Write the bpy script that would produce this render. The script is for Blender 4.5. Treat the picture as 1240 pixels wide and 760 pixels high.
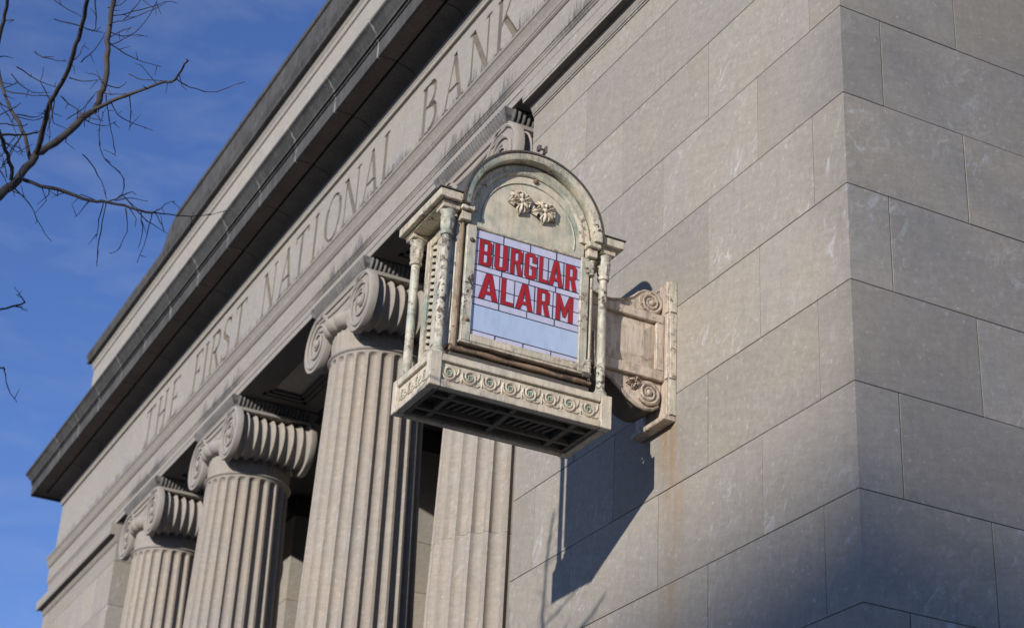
import bpy, bmesh, math, random
from mathutils import Vector, Matrix
random.seed(7)
R_ = math.radians
S = bpy.context.scene
for o in list(bpy.data.objects): bpy.data.objects.remove(o)
COL = S.collection

# ------------------------------------------------------------------ camera
cam = bpy.data.cameras.new('camera')
camo = bpy.data.objects.new('camera', cam); COL.objects.link(camo)
cam.sensor_width = 36.0; cam.lens = 63.35
cam.clip_start = 0.1; cam.clip_end = 3000
camo.matrix_world = Matrix(((0.455403, 0.385370, 0.802557, 6.9588),
                            (0.888844, -0.248084, -0.385241, -5.3680),
                            (0.050641, 0.888788, -0.455512, -4.1240),
                            (0, 0, 0, 1)))
cam.dof.use_dof = True; cam.dof.focus_distance = 11.0; cam.dof.aperture_fstop = 2.8
S.camera = camo

# ------------------------------------------------------------------ light
SUN = Vector((0.64, -1.0, 0.325)).normalized()
sun_el = math.asin(SUN.z)
sl = bpy.data.lights.new('sun', 'SUN'); sl.energy = 4.6; sl.angle = R_(0.6); sl.color = (1.0, 0.945, 0.885)
so = bpy.data.objects.new('sun', sl); COL.objects.link(so)
so.rotation_euler = SUN.to_track_quat('Z', 'Y').to_euler(); so.location = SUN * 60
W = bpy.data.worlds.new('World'); S.world = W; W.use_nodes = True
wn = W.node_tree; wn.nodes.clear()
def wnode(t, **k):
    n = wn.nodes.new(t)
    for a, b in k.items(): setattr(n, a, b)
    return n
sky = wnode('ShaderNodeTexSky', sky_type='NISHITA', sun_disc=False)
sky.sun_elevation = sun_el; sky.sun_rotation = math.atan2(SUN.x, SUN.y)
sky.air_density = 1.0; sky.dust_density = 0.0; sky.ozone_density = 2.5; sky.altitude = 300
bg = wnode('ShaderNodeBackground'); bg.inputs[1].default_value = 0.090
wo = wnode('ShaderNodeOutputWorld')
tc = wnode('ShaderNodeTexCoord'); mp = wnode('ShaderNodeMapping'); mp.inputs['Scale'].default_value = (4.0, 4.0, 16.0); mp.inputs['Rotation'].default_value = (0.25, 0.2, 0.4)
n1 = wnode('ShaderNodeTexNoise'); n1.inputs['Scale'].default_value = 3.4; n1.inputs['Detail'].default_value = 9; n1.inputs['Roughness'].default_value = 0.6; n1.inputs['Distortion'].default_value = 0.5
r1 = wnode('ShaderNodeMapRange'); r1.inputs[1].default_value = 0.46; r1.inputs[2].default_value = 0.72; r1.inputs[3].default_value = 0.0; r1.inputs[4].default_value = 0.13
mx = wnode('ShaderNodeMix', data_type='RGBA'); mx.inputs[7].default_value = (5.2, 5.9, 7.2, 1)
wn.links.new(tc.outputs['Generated'], mp.inputs[0]); wn.links.new(mp.outputs[0], n1.inputs['Vector'])
wn.links.new(n1.outputs[0], r1.inputs[0]); wn.links.new(r1.outputs[0], mx.inputs[0])
hs = wnode('ShaderNodeMix', data_type='RGBA', blend_type='MULTIPLY'); hs.inputs[0].default_value = 1.0; hs.inputs[7].default_value = (1.03, 1.18, 1.78, 1)   # photograph's colour rendering of the blue
wn.links.new(sky.outputs[0], hs.inputs[6]); wn.links.new(hs.outputs[2], mx.inputs[6]); wn.links.new(mx.outputs[2], bg.inputs[0]); wn.links.new(bg.outputs[0], wo.inputs[0])
S.view_settings.view_transform = 'Standard'; S.view_settings.look = 'None'
S.view_settings.exposure = 0.0; S.view_settings.gamma = 1.0; S.view_settings.use_curve_mapping = False
S.render.engine = 'CYCLES'
S.cycles.max_bounces = 8; S.cycles.diffuse_bounces = 4

# ------------------------------------------------------------------ materials
class NT:
    def __init__(self, name):
        m = bpy.data.materials.new(name); m.use_nodes = True; self.m = m; self.t = m.node_tree
        self.b = self.t.nodes['Principled BSDF']
    def n(self, t, **k):
        x = self.t.nodes.new(t)
        for a, b in k.items(): setattr(x, a, b)
        return x
    def l(self, a, b): self.t.links.new(a, b)
    def coords(self, scale=(1, 1, 1), rot=(0, 0, 0), rnd=True, off=0.0):
        tc = self.n('ShaderNodeTexCoord'); mp = self.n('ShaderNodeMapping')
        mp.vector_type = 'TEXTURE'; mp.inputs['Scale'].default_value = tuple(1.0 / q for q in scale); mp.inputs['Rotation'].default_value = rot
        if rnd:
            oi = self.n('ShaderNodeObjectInfo'); mu = self.n('ShaderNodeVectorMath', operation='SCALE')
            cb = self.n('ShaderNodeCombineXYZ')
            self.l(oi.outputs['Random'], cb.inputs[0]); self.l(oi.outputs['Random'], cb.inputs[2])
            mu.inputs[3].default_value = 37.0
            self.l(cb.outputs[0], mu.inputs[0])
            ad = self.n('ShaderNodeVectorMath', operation='ADD')
            self.l(tc.outputs['Object'], mp.inputs[0]); self.l(mp.outputs[0], ad.inputs[0]); self.l(mu.outputs[0], ad.inputs[1])
            return ad.outputs[0]
        mp.inputs['Location'].default_value = (off, off, off)
        self.l(tc.outputs['Object'], mp.inputs[0]); return mp.outputs[0]
    def noise(self, vec, scale, detail=4, rough=.55, dist=0.0):
        x = self.n('ShaderNodeTexNoise'); x.inputs['Scale'].default_value = scale; x.inputs['Detail'].default_value = detail
        x.inputs['Roughness'].default_value = rough; x.inputs['Distortion'].default_value = dist
        self.l(vec, x.inputs['Vector']); return x.outputs[0]
    def rng(self, v, a, b, c=0.0, d=1.0):
        x = self.n('ShaderNodeMapRange'); x.inputs[1].default_value = a; x.inputs[2].default_value = b
        x.inputs[3].default_value = c; x.inputs[4].default_value = d; self.l(v, x.inputs[0]); return x.outputs[0]
    def mix(self, f, a, b, mode='MIX'):
        x = self.n('ShaderNodeMix', data_type='RGBA', blend_type=mode)
        for s, v in ((0, f), (6, a), (7, b)):
            if isinstance(v, (int, float)): x.inputs[s].default_value = v
            elif isinstance(v, tuple): x.inputs[s].default_value = (*v, 1)
            else: self.l(v, x.inputs[s])
        return x.outputs[2]
    def math(self, op, a, b=0.0, clamp=False):
        x = self.n('ShaderNodeMath', operation=op); x.use_clamp = clamp
        for s, v in ((0, a), (1, b)):
            if isinstance(v, (int, float)): x.inputs[s].default_value = v
            else: self.l(v, x.inputs[s])
        return x.outputs[0]
    def rand(self):
        return self.n('ShaderNodeObjectInfo').outputs['Random']
    def z(self):
        tc = self.n('ShaderNodeNewGeometry'); sp = self.n('ShaderNodeSeparateXYZ'); self.l(tc.outputs['Position'], sp.inputs[0]); return sp.outputs[2]
    def bump(self, h, s=.3, d=.01):
        x = self.n('ShaderNodeBump'); x.inputs['Strength'].default_value = s; x.inputs['Distance'].default_value = d
        self.l(h, x.inputs['Height']); self.l(x.outputs[0], self.b.inputs['Normal'])
    def out(self, col=None, rough=.8, spec=.3, metal=0.0):
        if col is not None:
            if isinstance(col, tuple): self.b.inputs['Base Color'].default_value = (*col, 1)
            else: self.l(col, self.b.inputs['Base Color'])
        if isinstance(rough, (int, float)): self.b.inputs['Roughness'].default_value = rough
        else: self.l(rough, self.b.inputs['Roughness'])
        self.b.inputs['Specular IOR Level'].default_value = spec; self.b.inputs['Metallic'].default_value = metal
        return self.m

def stone(name, base=(.338, .309, .268), vary=.10, streak=True, ledges=(), rnd=True, rustz=None, vein=.8):
    """sawn limestone: grain, warm patches, pale veins, optional soot fringe rising from ledges (lo, hi)"""
    k = NT(name)
    v = k.coords(rnd=rnd)
    warm = tuple(c * f for c, f in zip(base, (1.02, .985, .93)))
    cool = tuple(c * f for c, f in zip(base, (.95, .95, .965)))
    c = k.mix(k.rng(k.noise(v, 1.3, 3), .35, .65), cool, warm)
    if vary:
        c = k.mix(1.0, c, k.mix(k.rand(), (1 - vary,) * 3, (1 + vary * .7,) * 3), 'MULTIPLY')
    if vary > .1:
        c = k.mix(k.math('MULTIPLY', k.rng(k.noise(k.coords(scale=(.7, .7, 1.2)), 1.0, 3), .50, .72), .38), c, tuple(b * f for b, f in zip(base, (1.0, .93, .82))))
    g = k.noise(v, 60, 5, .65)
    c = k.mix(1.0, c, k.mix(k.rng(g, .3, .7), (.91, .91, .91), (1.065, 1.065, 1.065)), 'MULTIPLY')
    g2 = k.noise(v, 17, 5, .7)
    c = k.mix(1.0, c, k.mix(k.rng(g2, .32, .68), (.91, .91, .91), (1.07, 1.07, 1.07)), 'MULTIPLY')
    if streak:
        vg = k.coords(scale=(5, 5, 40), rot=(.2, .30, .0), rnd=True)
        gl = k.noise(vg, 1.0, 5, .7, .3)
        c = k.mix(1.0, c, k.mix(k.rng(gl, .3, .7), (.92, .92, .92), (1.06, 1.06, 1.06)), 'MULTIPLY')
        v2 = k.coords(scale=(15, 15, 2.4), rot=(-.5, .55, 0), rnd=True)
        s = k.noise(v2, 1.0, 9, .74, .9)
        pat = k.math('MULTIPLY', k.rng(k.noise(k.coords(scale=(3, 3, .9), rot=(-.5, .55, 0), rnd=True), 1.0, 3), .48, .62), k.rng(k.rand(), .25, .7, .25, 1.0))
        f = k.math('MULTIPLY', k.rng(s, .52, .66), pat)
        c = k.mix(k.math('MULTIPLY', f, vein), c, (.55, .535, .52))
        v3 = k.coords(scale=(9, 9, .9), rnd=True)
        d = k.noise(v3, 2.4, 6, .7)
        c = k.mix(k.math('MULTIPLY', k.rng(d, .54, .75), .35), c, tuple(b * .62 for b in base))
        sp = k.noise(v, 34, 2, .5)
        c = k.mix(k.math('MULTIPLY', k.rng(sp, .66, .74), .45), c, (.52, .50, .49))
    for lo, hi, xs in ledges:
        zz = k.z(); dz = k.math('SUBTRACT', zz, lo)
        vs = k.coords(scale=(34, 2, 1.5), rnd=rnd); fine = k.noise(vs, 1.0, 4, .7)
        vm = k.coords(scale=(4, 1, .6), rnd=rnd); med = k.noise(vm, 1.0, 4, .6)
        hgt = k.math('MULTIPLY', k.math('MULTIPLY', k.rng(fine, .30, .62), k.rng(med, .30, .68, .25, 1.0)), hi - lo)
        f = k.math('MULTIPLY', k.rng(k.math('SUBTRACT', hgt, dz), -.01, .06), k.math('GREATER_THAN', dz, -.001))
        if xs:
            gx = k.n('ShaderNodeNewGeometry'); sx = k.n('ShaderNodeSeparateXYZ'); k.l(gx.outputs['Position'], sx.inputs[0]); acc = None
            for x0, hw in xs:
                q = k.rng(k.math('ABSOLUTE', k.math('SUBTRACT', sx.outputs[0], x0)), hw - .25, hw + .12, 1, 0)
                acc = q if acc is None else k.math('MAXIMUM', acc, q)
            f = k.math('MULTIPLY', f, acc)
        gr = k.rng(k.noise(k.coords(scale=(60, 4, 8), rnd=rnd), 1.0, 4), .35, .6, .45, 1.0)
        c = k.mix(k.math('MULTIPLY', k.math('MULTIPLY', f, gr), .82), c, (.075, .075, .077))
    if rustz:
        tcx = k.n('ShaderNodeNewGeometry'); sp_ = k.n('ShaderNodeSeparateXYZ'); k.l(tcx.outputs['Position'], sp_.inputs[0])
        wob = k.rng(k.noise(k.coords(scale=(1, 1, .7), rnd=False), 3.0, 4), .3, .7, -.07, .07)
        dx = k.math('ABSOLUTE', k.math('ADD', k.math('SUBTRACT', sp_.outputs[0], rustz[0]), wob))
        f = k.math('MULTIPLY', k.rng(dx, .02, rustz[1], 1, 0), k.math('MULTIPLY', k.rng(sp_.outputs[2], -1.3, .46, .25, 1.0), k.math('LESS_THAN', sp_.outputs[2], .46)))
        fs = k.math('MULTIPLY', f, k.rng(k.noise(k.coords(scale=(10, 1, .6), rnd=False), 2.0, 5), .25, .7))
        c = k.mix(k.math('MULTIPLY', fs, .85), c, (.30, .185, .085))
    k.bump(k.math('ADD', g, k.math('MULTIPLY', k.noise(v, 12, 4), .6)), .22, .004)
    return k.out(c, .88, .2)

M = {}
M['block'] = stone('limestone_block', base=(.348, .319, .272), vary=.10, rustz=(-1.83, .17))
M['plain'] = stone('limestone_dressed', base=(.345, .318, .278), vary=.0, streak=True)
M['column'] = stone('limestone_column', base=(.350, .312, .265), vary=.04, vein=.3)
M['capital'] = stone('limestone_capital', base=(.345, .315, .278), vary=.03, streak=False)
M['frieze'] = stone('limestone_frieze', base=(.36, .34, .305), vary=.03, ledges=((4.93, 5.27, None),))
M['arch'] = stone('limestone_architrave', base=(.345, .32, .283), vary=.03, ledges=((4.40, 4.72, tuple((x, .78) for x in (-5.13, -8.14, -11.965, -14.92)) + ((-3.3, .35),)),))
M['taenia'] = stone('limestone_moulding', base=(.30, .275, .242), vary=.02)
M['parapet'] = stone('limestone_parapet', base=(.37, .35, .312), vary=.05)

def sooty(name, a, b, streak=1.0):
    k = NT(name); v = k.coords(); vs = k.coords(scale=(11, 11, 1.2))
    c = k.mix(k.rng(k.noise(v, 2.0, 5), .35, .65), a, b)
    c = k.mix(k.math('MULTIPLY', k.rng(k.noise(vs, 1.6, 6, .7), .50, .75), .55 * streak), c, (.20, .195, .185))
    c = k.mix(k.math('MULTIPLY', k.rng(k.noise(vs, 3.1, 5, .7), .5, .7), .4), c, tuple(x * .45 for x in a))
    c = k.mix(1.0, c, k.mix(k.rng(k.noise(v, 45, 4), .3, .7), (.85,) * 3, (1.12,) * 3), 'MULTIPLY')
    k.bump(k.noise(v, 30, 5), .25, .006)
    return k.out(c, .9, .2)
M['soot'] = sooty('weathered_cornice_stone', (.060, .060, .059), (.098, .097, .092))
M['soffit'] = sooty('soot_and_shade_soffit_stone', (.095, .09, .084), (.13, .12, .11), .2)  # soot tone taken darker: shade on downward faces put into the colour
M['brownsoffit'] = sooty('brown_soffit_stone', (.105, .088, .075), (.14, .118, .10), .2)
M['abacus'] = sooty('sooted_egg_moulding', (.12, .117, .112), (.22, .21, .20), .8)
k = NT('lime_mortar'); v = k.coords(rnd=False); M['mortar'] = k.out(k.mix(k.noise(v, 20), (.06, .057, .052), (.09, .084, .076)), .95, .1)
k = NT('pale_repointing'); v = k.coords(rnd=False); M['palemortar'] = k.out(k.mix(k.rng(k.noise(v, 7), .4, .6), (.16, .155, .145), (.42, .40, .37)), .95, .1)
k = NT('cut_letter_stain'); v = k.coords(rnd=False); vs = k.coords(scale=(3, 3, .8), rnd=False)
c_ = k.mix(k.rng(k.noise(vs, 3, 5), .3, .7), (.11, .105, .10), (.20, .165, .12)); M['cut'] = k.out(c_, .95, .1)
k = NT('porch_plaster'); v = k.coords(rnd=False); M['ceil'] = k.out(k.mix(k.noise(v, 3), (.10, .095, .088), (.14, .13, .12)), .9, .2)  # darkened so the shade under architrave and ceiling sits in the colour

def paint(name, base, patina=.35, chip=.12, rust=.15, grime=.25, rough=.5, edge=.95):
    k = NT(name); v = k.coords(rnd=True); vs = k.coords(scale=(14, 14, 1.8), rnd=True)
    c = k.mix(k.rng(k.noise(v, 6, 4), .35, .7), base, tuple(x * f for x, f in zip(base, (.90, .85, .80))))
    c = k.mix(k.math('MULTIPLY', k.rng(k.noise(v, 4.2, 6, .65), .44, .68), patina), c, (.235, .315, .255))
    c = k.mix(k.math('MULTIPLY', k.rng(k.noise(vs, 2.0, 7, .72), .46, .74), grime), c, (.115, .10, .082))
    c = k.mix(k.math('MULTIPLY', k.rng(k.noise(v, 9, 6, .7), .50, .72), grime * .55), c, (.16, .15, .13))
    fl = k.noise(v, 30, 7, .75, .5)
    zone = k.rng(k.noise(v, 5.0, 3), .42, .60)
    ch = k.math('MULTIPLY', k.rng(fl, .70 - chip, .725 - chip), zone)
    # paint worn off along arrises
    bv = k.n('ShaderNodeBevel'); bv.samples = 3; bv.inputs["Radius"].default_value = .010
    ge = k.n('ShaderNodeNewGeometry'); dt = k.n('ShaderNodeVectorMath', operation='DOT_PRODUCT')
    k.l(bv.outputs[0], dt.inputs[0]); k.l(ge.outputs['Normal'], dt.inputs[1])
    ed = k.rng(k.math('SUBTRACT', 1.0, dt.outputs['Value']), .02, .12)
    ed = k.math('MULTIPLY', k.math('MULTIPLY', ed, k.rng(k.noise(v, 22, 6, .75), .46, .56)), edge)
    ch = k.math('MAXIMUM', ch, ed)
    under = k.mix(k.rng(k.noise(v, 15, 3), .4, .65), (.05, .045, .042), (.115, .058, .03))
    ru = k.math('MULTIPLY', k.rng(k.noise(vs, 3.0, 7, .78), .57, .72), rust)
    c = k.mix(ru, c, (.19, .085, .032))
    c = k.mix(ch, c, under)
    k.bump(k.math('SUBTRACT', k.math('MULTIPLY', k.noise(v, 50, 4), .35), ch), .5, .0025)
    return k.out(c, rough, .4)
M['cream'] = paint('chipped_cream_paint', (.66, .58, .44), .45, .145, .60, .72)
M['creamclean'] = paint('cream_paint', (.68, .60, .46), .22, .07, .45, .52)
M['patina'] = paint('cream_paint_with_green_patina', (.62, .565, .44), .95, .14, .45, .85)
M['post'] = paint('flaking_post_paint', (.63, .59, .47), .65, .19, .5, .65)
M['bracket'] = paint('pinkish_cream_paint', (.61, .505, .395), .12, .12, .9, .85)
M['rusty'] = paint('rusty_iron', (.30, .20, .12), .0, .24, 1.0, .8, .8)
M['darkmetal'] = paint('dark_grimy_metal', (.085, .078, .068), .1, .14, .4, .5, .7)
M['grille'] = paint('tarnished_grille', (.17, .145, .105), .1, .12, .6, .7, .7)
M['tymp'] = paint('tympanum_paint', (.65, .58, .445), .95, -.03, .2, .42)
M['green'] = paint('verdigris_centre', (.24, .36, .27), .6, .06, .1, .3)
def glass(name, a, b, rough=.18):
    k = NT(name); v = k.coords(rnd=True)
    c = k.mix(k.rng(k.noise(v, 9, 4), .3, .7), a, b)
    c = k.mix(1.0, c, k.mix(k.rand(), (.93, .93, .95), (1.05, 1.04, 1.03)), 'MULTIPLY')
    c = k.mix(k.math('MULTIPLY', k.rng(k.noise(k.coords(scale=(14, 14, 3), rnd=True), 2.0, 7, .7), .50, .75), .35), c, tuple(x * .55 for x in a))
    k.bump(k.noise(v, 14, 2), .06, .004)
    return k.out(c, rough, .5)
M['glass'] = glass('opal_lavender_glass', (.50, .50, .63), (.56, .555, .67), .10)
M['glassblue'] = glass('opal_blue_glass', (.40, .50, .66), (.44, .54, .68), .12)
M['glassred'] = glass('ruby_glass', (.34, .012, .015), (.41, .018, .022), .4)
k = NT('lead_came'); M['lead'] = k.out((.055, .05, .07), .5, .4)
k = NT('grey_bark'); v = k.coords(scale=(1, 1, .35), rnd=False)
M['bark'] = k.out(k.mix(k.rng(k.noise(v, 14, 5), .3, .7), (.032, .027, .024), (.10, .09, .08)), .9, .2); k.bump(k.noise(v, 60, 4), .5, .004)
k = NT('brown_twig'); M['twig'] = k.out((.04, .032, .028), .85, .2)
k = NT('warm_bounce_road'); v = k.coords(rnd=False); M['bounce_ground'] = k.out(k.mix(k.noise(v, 30), (.40, .28, .17), (.46, .315, .19)), .9, .3)  # road colour invented, warm and bright to bounce light into shaded stone
k = NT('concrete_paving'); v = k.coords(rnd=False); M['paving'] = k.out(k.mix(k.noise(v, 6), (.36, .30, .22), (.44, .36, .27)), .9, .2)
k = NT('tan_brick'); v = k.coords(rnd=False); M['brick'] = k.out(k.mix(k.noise(v, 2), (.24, .16, .11), (.30, .20, .14)), .9, .2)
k = NT('window_glass'); M['win'] = k.out((.03, .035, .04), .08, .5)
k = NT('roof_tar'); M['tar'] = k.out((.07, .07, .07), .9, .2)

# ------------------------------------------------------------------ mesh builder
class MB:
    def __init__(s): s.v = []; s.f = []
    def add(s, vs, fs):
        o = len(s.v); s.v += [tuple(p) for p in vs]; s.f += [tuple(i + o for i in f) for f in fs]; return s
    def box(s, x0, x1, y0, y1, z0, z1, c=0.0):
        if c <= 0:
            vs = [(x, y, z) for x in (x0, x1) for y in (y0, y1) for z in (z0, z1)]
            return s.add(vs, [(0, 1, 3, 2), (4, 6, 7, 5), (0, 4, 5, 1), (2, 3, 7, 6), (0, 2, 6, 4), (1, 5, 7, 3)])
        lo = (x0, y0, z0); hi = (x1, y1, z1); vs = []; ix = {}
        for cx in (0, 1):
            for cy in (0, 1):
                for cz in (0, 1):
                    cc = (cx, cy, cz)
                    for a in range(3):
                        p = []
                        for b in range(3):
                            e = hi[b] if cc[b] else lo[b]
                            p.append(e if b == a else (e - c if cc[b] else e + c))
                        ix[cc, a] = len(vs); vs.append(p)
        fs = []
        for a in range(3):
            b, d = (a + 1) % 3, (a + 2) % 3
            for sg in (0, 1):
                q = []
                for (p, r) in ((0, 0), (1, 0), (1, 1), (0, 1)):
                    cc = [0, 0, 0]; cc[a] = sg; cc[b] = p; cc[d] = r; q.append(ix[tuple(cc), a])
                fs.append(tuple(q))
            for p in (0, 1):
                for r in (0, 1):
                    c0 = [0, 0, 0]; c0[b] = p; c0[d] = r; c1 = list(c0); c1[a] = 1
                    c0 = tuple(c0); c1 = tuple(c1)
                    fs.append((ix[c0, b], ix[c1, b], ix[c1, d], ix[c0, d]))
        for cx in (0, 1):
            for cy in (0, 1):
                for cz in (0, 1): fs.append(tuple(ix[(cx, cy, cz), a] for a in range(3)))
        return s.add(vs, fs)
    def sweep(s, prof, xa, xb, axis='x', caps=True):
        """closed 2-D outline (a, z) swept along x (a = y) or y (a = x); xa, xb numbers or functions of a (mitres)"""
        n = len(prof); fa = xa if callable(xa) else (lambda a: xa); fb = xb if callable(xb) else (lambda a: xb)
        if axis == 'x': vs = [(fa(a), a, z) for a, z in prof] + [(fb(a), a, z) for a, z in prof]
        else: vs = [(a, fa(a), z) for a, z in prof] + [(a, fb(a), z) for a, z in prof]
        fs = [(i, (i + 1) % n, n + (i + 1) % n, n + i) for i in range(n)]
        if caps: fs += [tuple(range(n)), tuple(range(n, 2 * n))]
        return s.add(vs, fs)
    def lathe(s, prof, n=32, c=(0, 0, 0), axis='z', mod=None, cap=True):
        """prof [(r, h)], mod(theta, h, r) -> r"""
        vs = []
        for r, h in prof:
            for i in range(n):
                t = 2 * math.pi * i / n; q = mod(t, h, r) if mod else r
                a, b = q * math.cos(t), q * math.sin(t)
                if axis == 'z': vs.append((c[0] + a, c[1] + b, c[2] + h))
                elif axis == 'y': vs.append((c[0] + a, c[1] + h, c[2] + b))
                else: vs.append((c[0] + h, c[1] + a, c[2] + b))
        fs = []
        for j in range(len(prof) - 1):
            for i in range(n): fs.append((j * n + i, j * n + (i + 1) % n, (j + 1) * n + (i + 1) % n, (j + 1) * n + i))
        if cap: fs += [tuple(range(n)), tuple(range((len(prof) - 1) * n, len(prof) * n))]
        return s.add(vs, fs)
    def tube(s, pts, n=6, flat=None):
        """pts [(x,y,z,r)]; parallel-transported rings"""
        P = [Vector(p[:3]) for p in pts]; vs = []; N = len(P)
        t0 = (P[1] - P[0]).normalized(); up = Vector((0, 0, 1)) if abs(t0.z) < .9 else Vector((1, 0, 0))
        u = t0.cross(up).normalized()
        for i in range(N):
            t = (P[min(i + 1, N - 1)] - P[max(i - 1, 0)]).normalized()
            u = (u - t * u.dot(t)).normalized(); w = t.cross(u)
            for j in range(n):
                a = 2 * math.pi * j / n
                vs.append(P[i] + (u * math.cos(a) + w * math.sin(a)) * pts[i][3])
        fs = [(i * n + j, i * n + (j + 1) % n, (i + 1) * n + (j + 1) % n, (i + 1) * n + j) for i in range(N - 1) for j in range(n)]
        fs += [tuple(range(n)), tuple(range((N - 1) * n, N * n))]
        return s.add(vs, fs)
    def ball(s, c, r, n=10, m=6):
        rx, ry, rz = r if isinstance(r, tuple) else (r, r, r)
        vs = [(c[0], c[1], c[2] + rz)]
        for j in range(1, m):
            p = math.pi * j / m
            for i in range(n):
                t = 2 * math.pi * i / n
                vs.append((c[0] + rx * math.sin(p) * math.cos(t), c[1] + ry * math.sin(p) * math.sin(t), c[2] + rz * math.cos(p)))
        vs.append((c[0], c[1], c[2] - rz)); L = len(vs) - 1
        fs = [(0, 1 + i, 1 + (i + 1) % n) for i in range(n)]
        for j in range(m - 2):
            for i in range(n): fs.append((1 + j * n + i, 1 + (j + 1) * n + i, 1 + (j + 1) * n + (i + 1) % n, 1 + j * n + (i + 1) % n))
        fs += [(L, 1 + (m - 2) * n + (i + 1) % n, 1 + (m - 2) * n + i) for i in range(n)]
        return s.add(vs, fs)
    def mesh(s, name, mat, smooth=False, xf=None):
        me = bpy.data.meshes.new(name); vs = s.v
        if xf: vs = [tuple(xf(p)) for p in vs]
        me.from_pydata(vs, [], s.f)
        bm = bmesh.new(); bm.from_mesh(me)
        bmesh.ops.recalc_face_normals(bm, faces=bm.faces[:])
        bm.to_mesh(me); bm.free()
        me.materials.append(M[mat] if isinstance(mat, str) else mat)
        if smooth:
            for p in me.polygons: p.use_smooth = True
            if hasattr(me, 'set_sharp_from_angle'): me.set_sharp_from_angle(angle=R_(smooth if smooth is not True else 40))
        return me
    def build(s, name, mat, parent=None, smooth=False, xf=None, loc=None):
        return obj(name, s.mesh(name, mat, smooth, xf), parent, loc)

def obj(name, me, parent=None, loc=None, rot=None):
    o = bpy.data.objects.new(name, me); COL.objects.link(o)
    if parent: o.parent = parent
    if loc is not None: o.location = loc
    if rot is not None: o.rotation_euler = rot
    return o
def empty(name, loc=(0, 0, 0)):
    o = bpy.data.objects.new(name, None); COL.objects.link(o); o.location = loc; o.empty_display_size = .2; return o
def tag(o, label=None, cat=None, group=None, kind=None):
    for a, b in (('label', label), ('category', cat), ('group', group), ('kind', kind)):
        if b: o[a] = b
    return o
# ================================================================== SETTING
GZ = -5.73
def sheet(name, x0, x1, y0, y1, z, mat):
    return tag(MB().box(x0, x1, y0, y1, z - .2, z).build(name, mat), kind='structure')
g = MB().add([(-900, -900, GZ - .16), (900, -900, GZ - .16), (900, 900, GZ - .16), (-900, 900, GZ - .16)], [(0, 1, 2, 3)]).build('ground', 'bounce_ground'); tag(g, kind='structure')
tag(MB().box(-60, 4.5, -7.2, 20, GZ - .15, GZ, .02).build('pavement', 'paving'), kind='structure')
tag(MB().box(-60, 4.66, -7.36, -7.2, GZ - .15, GZ - .005, .02).build('kerb', 'plain'), kind='structure')
tag(MB().box(4.5, 4.66, -7.2, 20, GZ - .15, GZ - .005, .02).build('kerb', 'plain'), kind='structure')

# ================================================================== BANK
H = .61; XL = -20.08; PW = 4.02; XM = XL / 2
bank = empty('bank_building', (0, 0, 0))
tag(bank, 'grey limestone bank with fluted Ionic columns and dark weathered cornice', 'building')

def blk(parent, x0, x1, y0, y1, z0, z1, ax='x', g=.0030, gz=.0021):
    """one ashlar block; ax: the wall runs along x, along y, or the block turns the corner ('c')"""
    cx, cy, cz = (x0 + x1) / 2, (y0 + y1) / 2, (z0 + z1) / 2
    j = random.uniform(-.0018, .0018)
    a0, a1 = (x0 + g, x1 - g if ax == 'x' else x1) if ax != 'y' else (x0 + j, x1 + j)
    b0, b1 = (y0 + j, y1 + j) if ax == 'x' else ((y0 + g, y1 - g) if ax == 'y' else (y0, y1 - g))
    return MB().box(a0 - cx, a1 - cx, b0 - cy, b1 - cy, z0 + gz - cz, z1 - gz - cz, .0022).build('stone_block', 'block', parent, loc=(cx, cy, cz))

# --- corner pier (nearest) : mortar core and blocks
core = MB().box(-PW + .005, -.005, .005, 3.0, GZ, 4.20)
core.box(-.6, -.0075, 3.0, 12.0, GZ, 6.3)
pier = core.build('corner_pier', 'mortar', bank)
for kk in range(-9, 7):
    z0 = kk * H; z1 = z0 + H if kk < 6 else 3.915
    even = kk % 2 == 0
    # corner stone and front
    f0, s0 = (.305, .87) if even else (.866, .292)
    blk(pier, -f0, 0, 0, s0, z0, z1, 'c')
    xs = [f0]
    while xs[-1] + 1.125 < PW - .2: xs.append(xs[-1] + 1.126)
    xs.append(PW)
    for a, b in zip(xs, xs[1:]): blk(pier, -b, -a, 0, .22, z0, z1)
    ys = [s0]
    while ys[-1] + 1.125 < 4.3: ys.append(ys[-1] + 1.125)
    ys.append(4.4)
    for a, b in zip(ys, ys[1:]): blk(pier, -.22, 0, a, b, z0, z1, 'y')
MB().box(-.25, -.001, 4.402, 12, GZ, 3.915).build('side_wall', 'block', bank)
MB().box(-PW - .05, .05, -.05, 3.0, GZ, GZ + .22, .02).build('plinth', 'plain', bank)
# --- far end pier
endp = MB().box(XL + .005, XL + PW - .005, .005, 3.0, GZ, 4.20).build('end_pier', 'mortar', bank)
for kk in range(-1, 7):
    z0 = kk * H; z1 = z0 + H if kk < 6 else 3.915
    even = kk % 2 == 0
    f0, s0 = (.305, .87) if even else (.866, .292)
    r = XL + PW
    blk(endp, r - f0, r, 0, s0, z0, z1, 'c')
    xs = [f0]
    while xs[-1] + 1.125 < PW - .2: xs.append(xs[-1] + 1.126)
    xs.append(PW)
    for a, b in zip(xs, xs[1:]): blk(endp, r - b, r - a, 0, .22, z0, z1)
    ys = [s0, s0 + 1.1, 3.0]
    for a, b in zip(ys, ys[1:]): blk(endp, r - .22, r, a, b, z0, z1, 'y')
MB().box(XL, XL + PW, .003, 3.0, GZ, -H - .003).build('lower_wall', 'plain', bank)
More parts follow.
